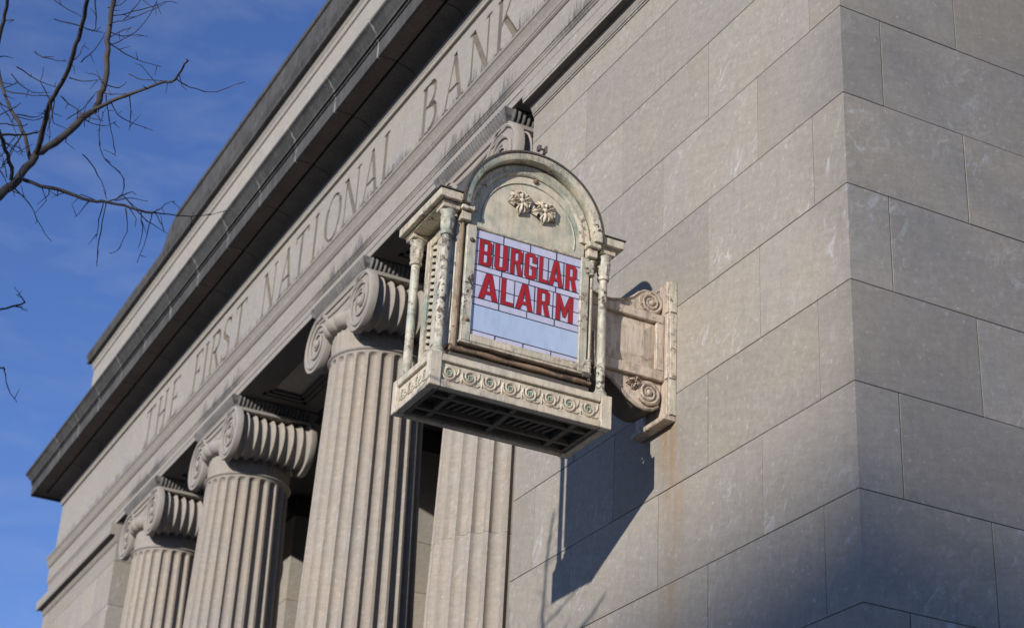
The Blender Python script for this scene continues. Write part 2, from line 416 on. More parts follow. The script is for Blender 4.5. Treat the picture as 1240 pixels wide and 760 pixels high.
# --- pier capitals (mouldings with mitred returns)
cap = [(.2, 3.918), (-.008, 3.918), (-.008, 3.930), (-.018, 3.934), (-.018, 3.946), (-.012, 3.95), (-.02, 3.958), (-.032, 3.98), (-.04, 4.005), (-.04, 4.014),
       (-.108, 4.014), (-.108, 4.034), (-.114, 4.039), (-.114, 4.15), (-.104, 4.168), (.2, 4.168)]
for xr in (0.0, XL + PW):
    xl = xr - PW
    lm = (lambda a, xl=xl: xl + min(a, 0)); rm = (lambda a, xr=xr: xr - min(a, 0))
    if xr == 0: lm = xl
    else: rm = xr
    m = MB().sweep(cap, lm, rm, 'x')
    if xr == 0: m.sweep([(xr - a, z) for a, z in cap], lambda a: -(a), 12.0, 'y')
    pc_ = m.build('pier_capital', 'plain', bank)
    MB().sweep([(-.0405, 4.0135), (-.1065, 4.0135), (-.1065, 4.011), (-.0405, 4.011)], (lambda a, xl=xl: xl + .004), (lambda a, xr=xr: xr + (.04 if xr == 0 else -.004)), 'x').build('capital_soffit_shade', 'soffit', pc_)  # thin dark sheet painting the shade under the cap overhang

# --- columns
CX = (-5.13, -8.14, -11.965, -14.92); CY = .45
def shaft_mesh():
    NF, PER = 24, 10; zs = [GZ - 0.0, -3, -1, .2, .609, .612, .617, .62, 1.2, 2.2, 2.9, 3.2]
    zt = 3.395; zs += [zt - .075 + .075 * i / 7 for i in range(8)] + [zt + .01]
    pitch = 2 * math.pi / NF; m = MB(); vs = []
    for z in zs:
        r = .459 + .025 * (4 - z) - (.0007 * (4 - z) ** 2 if z < 0 else 0)
        groove = .004 if .6115 < z < .6175 else 0
        w = r * pitch * .40
        for f in range(NF):
            for i in range(PER):
                a = -.5 + i / PER; arc = a * r * pitch; dz = max(0, z - (zt - w))
                q = 1 - (arc * arc + dz * dz) / (w * w); d = .042 * math.sqrt(q) if q > 0 else 0
                t = (f + a) * pitch; rr = r - d - groove
                vs.append((rr * math.cos(t), rr * math.sin(t), z))
    n = NF * PER
    fs = [(j * n + i, j * n + (i + 1) % n, (j + 1) * n + (i + 1) % n, (j + 1) * n + i) for j in range(len(zs) - 1) for i in range(n)]
    m.add(vs, fs); return m.mesh('column', 'column', 38)
def volute_mesh(sg):
    """face toward -y, centre at origin, sg=+1 curls on the +x side"""
    m = MB(); Ro = .315
    prof = [(0.02, .075), (Ro - .02, .075), (Ro, .07), (Ro, .012), (Ro - .008, .0), (Ro - .035, .0), (Ro - .04, .018), (.05, .026), (.0, .026)]
    m.lathe([(r, h) for r, h in prof], 56, axis='y', cap=False)
    pts = []
    N = 92; turns = 2.55
    for i in range(N):
        u = i / (N - 1); th = math.pi / 2 - sg * u * turns * 2 * math.pi
        r = (Ro - .02) * (1 - u) ** 1.05 + .05 * u
        pts.append((r * math.cos(th), .012, r * math.sin(th), .013 * (1 - u) + .007))
    m.tube(pts, 7); m.ball((0, .01, 0), (.05, .03, .05), 14, 8)
    return m.mesh('volute', 'capital', 40)
def pulvinus_mesh():
    m = MB(); prof = []; y0, y1, n = .05, .91, 8
    for i in range(n * 8 + 1):
        u = i / (n * 8); y = y0 + (y1 - y0) * u; ph = (u * n) % 1.0
        base = .292 - .045 * math.sin(math.pi * u)
        prof.append((base - .042 * math.sin(math.pi * ph) ** .75, y))
    m.lathe(prof, 40, axis='y', cap=True); return m.mesh('pulvinus', 'capital', 45)
def echinus_mesh():
    m = MB(); prof = []
    for i in range(11):
        a = i / 10 * math.pi / 2; prof.append((.470 + .095 * math.sin(a), 3.80 - .10 * math.cos(a)))
    prof += [(.565, 3.83), (.40, 3.83)]
    def mod(t, h, r): return r + (.03 * (abs(math.cos(10 * t)) ** .6 - .5) if r > .475 and h < 3.81 else 0)
    m.lathe(prof, 160, mod=mod, cap=False); return m.mesh('echinus', 'capital', 50)
def neck_mesh():
    m = MB(); prof = [(.476, 3.455)] + [(.462, 3.46 + .245 * i / 20) for i in range(21)]
    def mod(t, h, r):
        a = t * 12; u = (h - 3.46) / .245
        if u <= 0 or u >= 1: return r
        f = abs(math.cos(a)); g = math.cos(a * 6 * (1 - .5 * u)) * .5 + .5
        return r + .016 * f ** .5 * g * math.sin(math.pi * min(1, u * 1.02)) + .006 * math.sin(a * 3) * u
    m.lathe(prof, 288, mod=mod, cap=False); return m.mesh('necking', 'capital', 60)
def astragal_mesh():
    m = MB(); prof = [(.46, 3.39), (.478, 3.398), (.478, 3.415)] + [(.482 + .02 * math.sin(math.pi * i / 6), 3.417 + .036 * i / 6) for i in range(7)] + [(.47, 3.457)]
    m.lathe(prof, 72, cap=False); return m.mesh('astragal', 'capital', 45)
def abacus_mesh():
    m = MB(); hx, y0, y1 = .70, -.075 - CY, .975 - CY
    m.box(-.62, .62, y0 + .08, y1 - .08, 4.10, 4.135)
    prof = [(0, 4.118), (.022, 4.122), (.045, 4.145), (.068, 4.175), (.08, 4.205), (.082, 4.23), (.075, 4.249)]
    ix, iy0, iy1 = hx - .08, y0 + .08, y1 - .08; per = 8
    ring = []
    def edge(p0, p1, nrm, pitch=.047):
        L = math.hypot(p1[0] - p0[0], p1[1] - p0[1]); n = max(2, round(L / pitch)) * per
        for i in range(n):
            u = i / n; b = abs(math.sin(math.pi * i / per)) ** .55
            ring.append((p0[0] + (p1[0] - p0[0]) * u, p0[1] + (p1[1] - p0[1]) * u, nrm, b))
    # the four corners carry the full mitred projection
    edge((-ix, iy0), (ix, iy0), (0, -1)); edge((ix, iy0), (ix, iy1), (1, 0)); edge((ix, iy1), (-ix, iy1), (0, 1)); edge((-ix, iy1), (-ix, iy0), (-1, 0))
    n = len(ring); vs = []
    for d, z in prof:
        for i, (x, y, nr, b) in enumerate(ring):
            dd = d * (1 - .68 * (1 - b) * (1 if .01 < d < .081 else 0))
            cnr = abs(abs(x) - ix) < 1e-6 and (abs(y - iy0) < 1e-6 or abs(y - iy1) < 1e-6)
            if cnr: vs.append((x + d * (1 if x > 0 else -1), y + d * (-1 if y < 0 else 1), z))
            else: vs.append((x + dd * nr[0], y + dd * nr[1], z))
    fs = [(j * n + i, j * n + (i + 1) % n, (j + 1) * n + (i + 1) % n, (j + 1) * n + i) for j in range(len(prof) - 1) for i in range(n)]
    fs.append(tuple(range((len(prof) - 1) * n, len(prof) * n)))
    m.add(vs, fs); return m.mesh('abacus', 'abacus', 50)
def canalis_mesh():
    m = MB()
    m.box(-.50, .50, .02, .90, 3.86, 4.10); m.box(-.70, .70, .0, .92, 4.075, 4.112, .006)
    for zz, sag, r in ((4.125, 0, .020), (4.05, .05, .014), (3.955, .10, .016)):
        m.tube([(x, .014, zz - sag * (1 - (x / .56) ** 2), r) for x in [-.56 + 1.12 * i / 24 for i in range(25)]], 6)
    return m.mesh('channel', 'capital', 40)
me_sh, me_v = shaft_mesh(), {1: volute_mesh(1), -1: volute_mesh(-1)}
me_p, me_e, me_n, me_a, me_ab, me_c = pulvinus_mesh(), echinus_mesh(), neck_mesh(), astragal_mesh(), abacus_mesh(), canalis_mesh()
for i, cx in enumerate(CX):
    c = obj('column', me_sh, bank, (cx, CY, 0)); c.rotation_euler = (0, 0, .04 * i)
    fr = lambda nm, me, x, y, z, rz=0: obj(nm, me, c)
    def add(nm, me, x, y, z, rz=0.0):
        o = bpy.data.objects.new(nm, me); COL.objects.link(o); o.parent = c
        o.matrix_parent_inverse = (Matrix.Translation((cx, CY, 0)) @ Matrix.Rotation(.04 * i, 4, 'Z')).inverted()
        o.location = (cx + x, CY + y, z); o.rotation_euler = (0, 0, rz); return o
    add('astragal', me_a, 0, 0, 0); add('necking', me_n, 0, 0, 0); add('echinus', me_e, 0, 0, 0); add('abacus', me_ab, 0, 0, 0)
    for sg in (1, -1):
        add('volute', me_v[sg], sg * .565, -.03 - CY, 3.815)
        add('volute', me_v[-sg], sg * .565, .93 - CY, 3.815, math.pi)
        add('pulvinus', me_p, sg * .565, -.03 - CY, 3.815)
    add('channel', me_c, 0, -.03 - CY, 0)

# --- porch: back wall, antae, ceiling, floor
MB().box(XL + PW - .01, -PW + .01, 3.0, 3.3, GZ, 4.6).build('porch_back_wall', 'plain', bank)
for cx in CX:
    an = MB().box(cx - .49, cx + .49, 1.91, 2.995, GZ, 4.45).build('anta', 'mortar', bank)
    for kk in range(2, 7):
        blk(an, cx - .5, cx + .5, 1.9, 2.99, kk * H, kk * H + H if kk < 6 else 4.2)
pc = MB().box(XL + PW, -PW, .96, 3.0, 4.50, 4.62)
for cx in CX: pc.box(cx - .35, cx + .35, .96, 1.9, 4.28, 4.50)
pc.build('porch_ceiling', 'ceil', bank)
MB().box(XL + PW, -PW, -.6, 3.0, GZ, GZ + .3, .02).build('porch_floor', 'plain', bank)

# --- architrave with sunken soffit panels
xlm = lambda a: XL + min(a, 0); xrm = lambda a: -min(a, 0)
am = MB(); sfm = MB()
archp = [(.95, 4.25), (.0, 4.25), (-.004, 4.253), (-.004, 4.405), (-.012, 4.41), (-.012, 4.428), (-.022, 4.44), (-.022, 4.452), (-.03, 4.455), (-.03, 4.685), (.95, 4.685)]
prof_top = [(a, max(z, 4.31)) for a, z in archp]
def soffit_piece(x0, x1, panel):
    y0, y1 = .0, .95
    if not panel: sfm.box(x0, x1, .001, .95, 4.25, 4.32); return
    a0, a1, b0, b1 = x0 + .12, x1 - .12, .22, .76
    sfm.box(x0, x1, .001, b0, 4.25, 4.32); sfm.box(x0, x1, b1, .95, 4.25, 4.32); sfm.box(x0, a0, b0, b1, 4.25, 4.32); sfm.box(a1, x1, b0, b1, 4.25, 4.32)
    for q, zz in ((0, 4.265), (.05, 4.285)):
        sfm.box(a0 + q, a1 - q, b0 + q, b0 + q + .05, zz, 4.33); sfm.box(a0 + q, a1 - q, b1 - q - .05, b1 - q, zz, 4.33)
        sfm.box(a0 + q, a0 + q + .05, b0 + q, b1 - q, zz, 4.33); sfm.box(a1 - q - .05, a1 - q, b0 + q, b1 - q, zz, 4.33)
spans = [(XL + .003, CX[3] - .72, 0)]
order = [CX[3], CX[2], CX[1], CX[0]]
for a, b in zip(order, order[1:]): spans += [(a - .72, a + .72, 0), (a + .72, b - .72, 1)]
spans += [(CX[0] - .72, -.003, 0)]
am2 = MB().sweep([(a, z) if z > 4.30 else (a, 4.319) for a, z in [(.95, 4.319), (-.004, 4.319)] + archp[3:]], xlm, xrm, 'x')
front = MB().sweep([(.03, 4.2505), (-.0, 4.2505), (-.004, 4.254), (-.004, 4.33), (.03, 4.33)], xlm, xrm, 'x')
for a, b, p in spans: soffit_piece(a, b, p)
am.add(front.v, front.f); am.add(am2.v, am2.f)
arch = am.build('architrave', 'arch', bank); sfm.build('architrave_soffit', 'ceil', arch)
MB().sweep([(a * 1.0, z) for a, z in [(.2, 4.69), (-.036, 4.69), (-.04, 4.694), (-.05, 4.705), (-.05, 4.722), (-.056, 4.726), (-.058, 4.75), (-.066, 4.79), (-.082, 4.825), (-.092, 4.832), (-.092, 4.862), (.2, 4.866)]], xlm, xrm, 'x').build('taenia', 'taenia', bank, 30)
def side_return(prof, nm, mt):      # the entablature carries on round the corner along the side street
    MB().sweep([(-a, z) for a, z in prof], lambda q: (-q if q > 0 else .05) + .004, 12.0, 'y').build(nm, mt, bank)
side_return([(.3, 4.19), (-.0, 4.19), (-.004, 4.194), (-.004, 4.405), (-.012, 4.41), (-.012, 4.428), (-.022, 4.44), (-.022, 4.452), (-.03, 4.455), (-.03, 4.685), (.3, 4.685)], 'architrave', 'arch')
side_return([(.2, 4.69), (-.036, 4.69), (-.05, 4.705), (-.05, 4.722), (-.058, 4.75), (-.066, 4.79), (-.082, 4.825), (-.092, 4.832), (-.092, 4.862), (.2, 4.866)], 'taenia', 'taenia')
side_return([(.3, 4.868), (.004, 4.868), (.004, 5.722), (.3, 5.722)], 'frieze', 'frieze')
side_return([(.2, 5.725), (-.022, 5.725), (-.026, 5.729), (-.026, 5.768), (-.034, 5.776), (-.034, 5.838), (.2, 5.838)], 'frieze_fillet', 'parapet')
# --- frieze blocks with the incised name
FY = .005
fj = [XL, -17.6, -15.65, -13.72, -11.15, -8.95, -6.88, -4.2, -2.0, 0.0]
ST = 1.0
def serif(x, z, w=.075): return [((x - w, z), (x + w, z), .022)]
def glyph(ch):
    """strokes in a cell of width given, height 1: polyline points, width"""
    TK, TN = .075, .034
    c = []
    if ch == 'T': return .42, [(((.21, 0), (.21, 1)), TK), (((.0, .985), (.42, .985)), TN), (((.012, 1), (.012, .86)), TN), (((.408, 1), (.408, .86)), TN), (((.13, .012), (.29, .012)), TN * .8)]
    if ch == 'H': return .46, [(((.07, 0), (.07, 1)), TK), (((.39, 0), (.39, 1)), TK), (((.07, .51), (.39, .51)), TN)] + [(((x - .07, z), (x + .07, z)), TN * .8) for x in (.07, .39) for z in (.012, .988)]
    if ch == 'E': return .34, [(((.07, 0), (.07, 1)), TK), (((.0, .985), (.32, .985)), TN), (((.0, .015), (.34, .015)), TN), (((.07, .51), (.27, .51)), TN), (((.32, 1), (.32, .87)), TN), (((.335, 0), (.335, .13)), TN), (((.27, .44), (.27, .58)), TN)]
    if ch == 'F': return .32, [(((.07, 0), (.07, 1)), TK), (((.0, .985), (.31, .985)), TN), (((.07, .51), (.26, .51)), TN), (((.31, 1), (.31, .87)), TN), (((.0, .012), (.15, .012)), TN * .8), (((.26, .44), (.26, .58)), TN)]
    if ch == 'I': return .16, [(((.08, 0), (.08, 1)), TK)] + [(((.01, z), (.15, z)), TN * .8) for z in (.012, .988)]
    if ch == 'L': return .34, [(((.07, 0), (.07, 1)), TK), (((.0, .015), (.33, .015)), TN), (((.325, 0), (.325, .14)), TN), (((.0, .988), (.15, .988)), TN * .8)]
    if ch == 'N': return .46, [(((.05, 0), (.05, 1)), TN), (((.40, 0), (.40, 1)), TN), (((.045, .99), (.40, .0)), TK)] + [(((x - .06, z), (x + .06, z)), TN * .8) for x, z in ((.05, .012), (.03, .988), (.40, .988))]
    if ch == 'A': return .48, [(((.06, 0), (.24, 1)), TN), (((.235, 1), (.42, 0)), TK), (((.12, .34), (.36, .34)), TN), (((.0, .012), (.13, .012)), TN * .8), (((.34, .012), (.49, .012)), TN * .8)]
    if ch == 'K': return .46, [(((.07, 0), (.07, 1)), TK), (((.38, .985), (.10, .44)), TN), (((.17, .57), (.43, .0)), TK)] + [(((x - .07, z), (x + .07, z)), TN * .8) for x, z in ((.07, .012), (.07, .988), (.38, .988), (.43, .012))]
    def arc(cx, cz, rx, rz, a0, a1, n): return tuple((cx + rx * math.cos(R_(a0 + (a1 - a0) * i / n)), cz + rz * math.sin(R_(a0 + (a1 - a0) * i / n))) for i in range(n + 1))
    if ch == 'O': return .52, [(arc(.26, .5, .22, .48, 35, 145, 6), TN), (arc(.26, .5, .22, .48, 145, 215, 5), TK), (arc(.26, .5, .22, .48, 215, 325, 6), TN), (arc(.26, .5, .22, .48, -35, 35, 5), TK)]
    if ch == 'R': return .44, [(((.07, 0), (.07, 1)), TK), (((.0, .985), (.2, .985)), TN), (arc(.2, .755, .155, .23, 90, -90, 8), TK * .8), (((.07, .525), (.2, .525)), TN), (((.2, .525), (.41, .0)), TK), (((.0, .012), (.15, .012)), TN * .8), (((.36, .012), (.46, .012)), TN * .8)]
    if ch == 'B': return .40, [(((.07, 0), (.07, 1)), TK), (((.0, .985), (.2, .985)), TN), (((.0, .015), (.21, .015)), TN), (arc(.19, .765, .13, .22, 90, -90, 7), TK * .8), (((.07, .535), (.2, .535)), TN), (arc(.2, .275, .165, .26, 90, -90, 8), TK * .85)]
    if ch == 'S': return .36, [(arc(.18, .755, .135, .23, 35, 180, 7), TN * 1.2), (((.045, .76), (.09, .62), (.18, .53), (.27, .43), (.315, .27)), TK), (arc(.175, .25, .14, .235, 5, -150, 7), TN * 1.2), (((.295, 1), (.295, .82)), TN), (((.05, .0), (.05, .2)), TN)]
    return .2, []
LH = .57; LZ = 5.025
place = [('T', -15.30), ('H', -14.73), ('E', -14.17), ('F', -13.24), ('I', -12.92), ('R', -12.53), ('S', -12.12), ('T', -11.65),
         ('N', -10.64), ('A', -10.10), ('T', -9.65), ('I', -9.22), ('O', -8.71), ('N', -8.20), ('A', -7.69), ('L', -7.24),
         ('B', -6.28), ('A', -5.75), ('N', -5.20), ('K', -4.66)]
def wedge(m, p, q, w):
    d = Vector((q[0] - p[0], q[1] - p[1])); L = d.length; d /= L; n = Vector((-d.y, d.x)); e = w * .12
    p = Vector(p) - d * e; q = Vector(q) + d * e
    a = w * .5; dep = min(.026, w * .62); vs = []
    for c_, ee in ((p, d), (q, -d)):
        for off, y in ((a, FY - .02), (a, FY), (.18 * a, FY + dep), (-.18 * a, FY + dep), (-a, FY), (-a, FY - .02)):
            s_ = c_ + n * off; vs.append((s_.x, y, s_.y))
    m.add(vs, [(0, 1, 2, 3, 4, 5), (6, 7, 8, 9, 10, 11)] + [(i, (i + 1) % 6, 6 + (i + 1) % 6, 6 + i) for i in range(6)])
fr_root = MB().box(XL + .06, -.06, .06, .9, 4.69, 5.80).build('frieze', 'mortar', bank)
strokes_all = []
for ch, xc in place:
    w, st = glyph(ch)
    for pts, sw in st:
        P = [(xc + (x - w / 2) * LH * 1.60, LZ + z * LH) for x, z in pts]
        for p, q in zip(P, P[1:]): strokes_all.append((p, q, sw * LH * 1.7))
dg = None
for a, b in zip(fj, fj[1:]):
    m = MB(); l_ = (lambda y, a=a: XL + max(0, 0) + y) if a == XL else a + .002
    lo = a + .002 if a != XL else XL - .0; hi = b - .002 if b != 0 else 0.0
    m.box(lo, hi, FY, .3, 4.862, 5.722)
    o = m.build('frieze_block', 'frieze', fr_root)
    cut = MB(); nst = 0
    for p, q, w in strokes_all:
        if a + .01 < min(p[0], q[0]) and max(p[0], q[0]) < b - .01: wedge(cut, p, q, w); nst += 1
    if nst:
        co = cut.build('cutter', 'cut'); o.data.materials.append(M['cut'])
        for p in co.data.polygons: p.material_index = 0
        md = o.modifiers.new('b', 'BOOLEAN'); md.operation = 'DIFFERENCE'; md.object = co; md.solver = 'EXACT'; md.use_self = True
        try: md.material_mode = 'TRANSFER'
        except Exception: pass
        bpy.context.view_layer.update()
        ev = o.evaluated_get(bpy.context.evaluated_depsgraph_get())
        nm = bpy.data.meshes.new_from_object(ev)
        o.modifiers.clear()
        if len(nm.polygons) > 20: o.data = nm
        bpy.data.objects.remove(co)
# --- fillet and cornice blocks
MB().sweep([(.2, 5.725), (-.022, 5.725), (-.026, 5.729), (-.026, 5.768), (-.034, 5.776), (-.034, 5.838), (.2, 5.838)], xlm, xrm, 'x').build('frieze_fillet', 'parapet', bank)
corn = MB().box(XL, -.02, .03, .95, 5.80, 6.40).build('cornice', 'mortar', bank)
bed = [(.05, 5.84), (-.036, 5.84)] + [(-.036 - .19 * (1 - math.cos(math.pi / 2 * i / 8)), 5.842 + .095 * math.sin(math.pi / 2 * i / 8)) for i in range(9)] + [(-.226, 5.968), (.05, 5.968)]
sof = [(.05, 5.970), (-.244, 5.970), (-.244, 5.952), (-.405, 5.952), (-.405, 5.972), (.05, 5.972)]
sof = [(.05, 5.985), (-.238, 5.985), (-.244, 5.955), (-.40, 5.955), (-.405, 5.985)]
cor = [(.05, 5.987), (-.407, 5.987), (-.412, 5.924), (-.440, 5.924), (-.440, 6.10), (-.456, 6.104), (-.456, 6.120), (-.425, 6.123), (-.425, 6.145), (-.470, 6.148), (-.470, 6.168), (-.463, 6.17),
       (-.473, 6.19), (-.50, 6.215), (-.515, 6.25), (-.545, 6.28), (-.556, 6.285), (-.556, 6.322), (-.545, 6.332), (.05, 6.42)]
bl = 1.105; x = 0.0; edges = [0.0]
while edges[-1] - bl > XL + .6: edges.append(edges[-1] - bl)
edges.append(XL)
for e1, e0 in zip(edges, edges[1:]):
    L_ = xlm if e0 == XL else e0 + .007; Rr = xrm if e1 == 0 else e1 - .007
    jit = random.uniform(-.002, .002)
    s_ = lambda pr: [(a + (jit if a < 0 else 0), z) for a, z in pr]
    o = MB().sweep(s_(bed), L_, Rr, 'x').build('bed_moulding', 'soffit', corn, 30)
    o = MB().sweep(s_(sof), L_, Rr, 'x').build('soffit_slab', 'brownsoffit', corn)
    o = MB().sweep(s_(cor), L_, Rr, 'x').build('corona_block', 'soot', corn, 30)
    if e0 != XL: MB().sweep([(a - .0025, z - (.0025 if z < 6 else -.0025)) for a, z in cor], e0 - .0085, e0 + .0085, 'x').build('mortar_joint', 'palemortar', corn, 30)
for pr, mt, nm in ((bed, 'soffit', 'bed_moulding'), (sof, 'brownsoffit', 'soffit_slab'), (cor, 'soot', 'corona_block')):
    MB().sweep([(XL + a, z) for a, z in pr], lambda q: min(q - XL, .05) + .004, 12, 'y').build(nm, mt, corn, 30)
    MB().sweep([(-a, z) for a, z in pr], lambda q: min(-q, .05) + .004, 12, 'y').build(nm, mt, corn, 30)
ret = MB().box(XL + .01, XL + .3, .3, 12, GZ, 5.9); ret.box(XL + .3, -.6, 11.7, 12, GZ, 6.3); ret.build('rear_wall', 'plain', bank)
MB().box(XL + .05, -.05, .9, 12, 6.2, 6.35).build('roof', 'tar', bank)
# --- parapet
par = MB().box(XL + .13, -.13, .14, .5, 6.38, 8.16).build('parapet', 'mortar', bank)
e = XL + .1
while e < -.3:
    n_ = min(e + 2.21, -.1)
    MB().box(e + .003, n_ - .003, .1, .45, 6.40, 8.05, .004).build('parapet_block', 'parapet', par); e = n_
pm = [(.4, 8.052), (.088, 8.052), (.08, 8.06), (.08, 8.12), (.06, 8.14), (.05, 8.175), (.4, 8.175)]
MB().sweep(pm, lambda a: XL + a, lambda a: -a, 'x').build('parapet_moulding', 'parapet', par, 30)
cp = [(.45, 8.178), (-.005, 8.178), (-.01, 8.183), (-.01, 8.225), (.0, 8.24), (-.012, 8.262), (-.03, 8.30), (-.03, 8.345), (-.02, 8.355), (.5, 8.40)]
e = XL
while e < -.2:
    n_ = min(e + 1.105, 0.0)
    MB().sweep(cp, (lambda a: XL + min(a, .2)) if e == XL else e + .003, (lambda a: -min(a, .2)) if n_ == 0 else n_ - .003, 'x').build('coping_block', 'soot', par, 30); e = n_
A0, A1 = -16.75, XL + 16.75
att = []
e = -15.95
end = [(A0, 8.36)] + [(A0 + .8 * i / 8, 8.36 + .66 * math.sin(math.pi / 2 * i / 8) ** .8) for i in range(1, 9)]
for sgn in (0, 1):
    pr = [(x_, z_) for x_, z_ in end] + [(end[-1][0], 8.36)]
    if sgn: pr = [(XL - x_, z_) for x_, z_ in pr]
    vs = [(x_, .10, z_) for x_, z_ in pr] + [(x_, .5, z_) for x_, z_ in pr]; n = len(pr)
    MB().add(vs, [tuple(range(n)), tuple(range(n, 2 * n))] + [(i, (i + 1) % n, n + (i + 1) % n, n + i) for i in range(n)]).build('attic_scroll', 'soot', par)
ap = [(.5, 8.36), (.10, 8.36), (.10, 8.92), (.078, 8.93), (.078, 9.0), (.09, 9.02), (.5, 9.05)]
while e < XL + 15.94:
    n_ = min(e + 1.32, XL + 15.95)
    MB().sweep(ap, e + .003, n_ - .003, 'x').build('attic_block', 'soot', par); e = n_
# ================================================================== BURGLAR ALARM BOX
Z0 = .22
lamp = empty('burglar_alarm_box', (-2.0, -1.10, Z0)); lamp.rotation_euler = (0, 0, math.pi / 2)
tag(lamp, 'cream painted metal burglar alarm box with arched hood and red glass lettering', 'alarm box')
XF = lambda p: (p[0], p[1], p[2] - Z0)
def lb(m, name, mat, parent=None, smooth=False): return m.build(name, mat, parent or lamp, smooth, XF)
def arc(m, prof, a0, a1, n, cu=0.0, cz=1.45):
    """closed (r, y) outline turned about the horizontal y axis"""
    k_ = len(prof); vs = []
    for i in range(n + 1):
        t = R_(a0 + (a1 - a0) * i / n)
        for r, y in prof: vs.append((cu + r * math.cos(t), y, cz + r * math.sin(t)))
    fs = [(i * k_ + j, i * k_ + (j + 1) % k_, (i + 1) * k_ + (j + 1) % k_, (i + 1) * k_ + j) for i in range(n) for j in range(k_)]
    fs += [tuple(range(k_)), tuple(range(n * k_, n * k_ + k_))]
    return m.add(vs, fs)
# base tray
m = MB()
for s_ in (-1, 1):
    m.box(-.53, .53, min(s_ * .215, s_ * .255), max(s_ * .215, s_ * .255), .236, .418)
    m.box(min(s_ * .543, s_ * .583), max(s_ * .543, s_ * .583), -.215, .215, .236, .418)
base = lb(m, 'base', 'creamclean')
m = MB()
for z0, z1, e in ((.220, .264, .0), (.386, .432, .002)):
    for s_ in (-1, 1):
        m.box(-.53, .53, min(s_ * .222, s_ * (.272 + e)), max(s_ * .222, s_ * (.272 + e)), z0, z1, .003)
        m.box(min(s_ * .55, s_ * (.60 + e)), max(s_ * .55, s_ * (.60 + e)), -.215, .215, z0, z1, .003)
lb(m, 'rail', 'creamclean', base)
for su in (-1, 1):
    for sy in (-1, 1):
        lb(MB().box(min(su * .532, su * .605), max(su * .532, su * .605), min(sy * .217, sy * .277), max(sy * .217, sy * .277), .2185, .436, .004), 'corner_block', 'creamclean', base)
lb(MB().box(-.528, .528, -.213, .213, .40, .43), 'top_plate', 'cream', base)
def scroll_mesh(R0):
    m = MB(); pts = []
    for i in range(34):
        u = i / 33; th = math.pi * .85 + u * 1.75 * 2 * math.pi
        r = R0 * (1 - u) + R0 * .26 * u
        pts.append((r * math.cos(th), 0, r * math.sin(th), .0092 * R0 / .05 * (1 - .3 * u)))
    m.tube(pts, 6)
    m.tube([(-R0 * .9, 0, R0 * .45, .008 * R0 / .05), (-R0 * 1.1, 0, -R0 * .25, .007 * R0 / .05), (-R0 * 1.0, 0, -R0 * .9, .004)], 5)
    m.tube([(R0 * .95, 0, -R0 * .2, .007 * R0 / .05), (R0 * 1.22, 0, R0 * .3, .006 * R0 / .05), (R0 * 1.25, 0, R0 * .85, .003)], 5)
    m.tube([(R0 * .5, 0, -R0 * .9, .007 * R0 / .05), (R0 * 1.0, 0, -R0 * 1.0, .005 * R0 / .05), (R0 * 1.35, 0, -R0 * .75, .003)], 5)
    return m.mesh('scroll', 'creamclean', 50)
def flower_mesh(R0):
    m = MB()
    for i in range(4): m.ball((R0 * math.cos(math.pi / 4 + i * math.pi / 2), 0, R0 * math.sin(math.pi / 4 + i * math.pi / 2)), (R0 * .8, R0 * .6, R0 * .8), 8, 5)
    return m.mesh('scroll_flower', 'green', 50)
sm, fm = scroll_mesh(.050), flower_mesh(.0095); sm2, fm2 = scroll_mesh(.040), flower_mesh(.009)
for i in range(8):
    u = -.474 + .1325 * i
    obj('scroll', sm, base, (u, -.2575, .325 - Z0), (0, 0, 0)); obj('scroll_flower', fm, base, (u, -.259, .325 - Z0))
for i in range(4):
    y = -.158 + .1055 * i
    obj('scroll', sm2, base, (-.5855, y, .325 - Z0), (0, 0, -math.pi / 2)); obj('scroll_flower', fm2, base, (-.587, y, .325 - Z0), (0, 0, -math.pi / 2))
# underside coffers
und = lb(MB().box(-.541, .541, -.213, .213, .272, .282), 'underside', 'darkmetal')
m = MB()
for y in (-.105, .105): m.box(-.54, .54, y - .016, y + .016, .230, .272, .002)
for u in (-.40, 0, .40):
    for y0, y1 in ((-.189, -.1215), (-.0885, .0885), (.1215, .189)): m.box(u - .018, u + .018, y0, y1, .230, .272, .002)
for s_ in (-1, 1): m.box(-.54, .54, min(s_ * .19, s_ * .213), max(s_ * .19, s_ * .213), .228, .272); m.box(min(s_ * .515, s_ * .541), max(s_ * .515, s_ * .541), -.19, .19, .228, .272)
lb(m, 'rib', 'grille', und)
bar = MB().box(-.010, .010, -.066, .066, .246 - Z0, .272 - Z0, .002).mesh('grille_bar', 'grille')
for c_ in (-.2, .2):
    for i in range(6): obj('grille_bar', bar, und, (c_ - .125 + .05 * i, 0, 0), (0, 0, .25))
# rusty sill under the door
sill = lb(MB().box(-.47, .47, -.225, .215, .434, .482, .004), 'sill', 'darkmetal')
lb(MB().tube([(u, -.232 + .003 * math.sin(u * 31), .505 + .003 * math.sin(u * 17), .015 + .002 * math.sin(u * 23)) for u in [-.475 + .95 * i / 20 for i in range(21)]], 10), 'sill_roll', 'rusty', sill, 60)
lb(MB().box(-.455, .455, -.214, .205, .4825, .54), 'sill_step', 'rusty', sill)
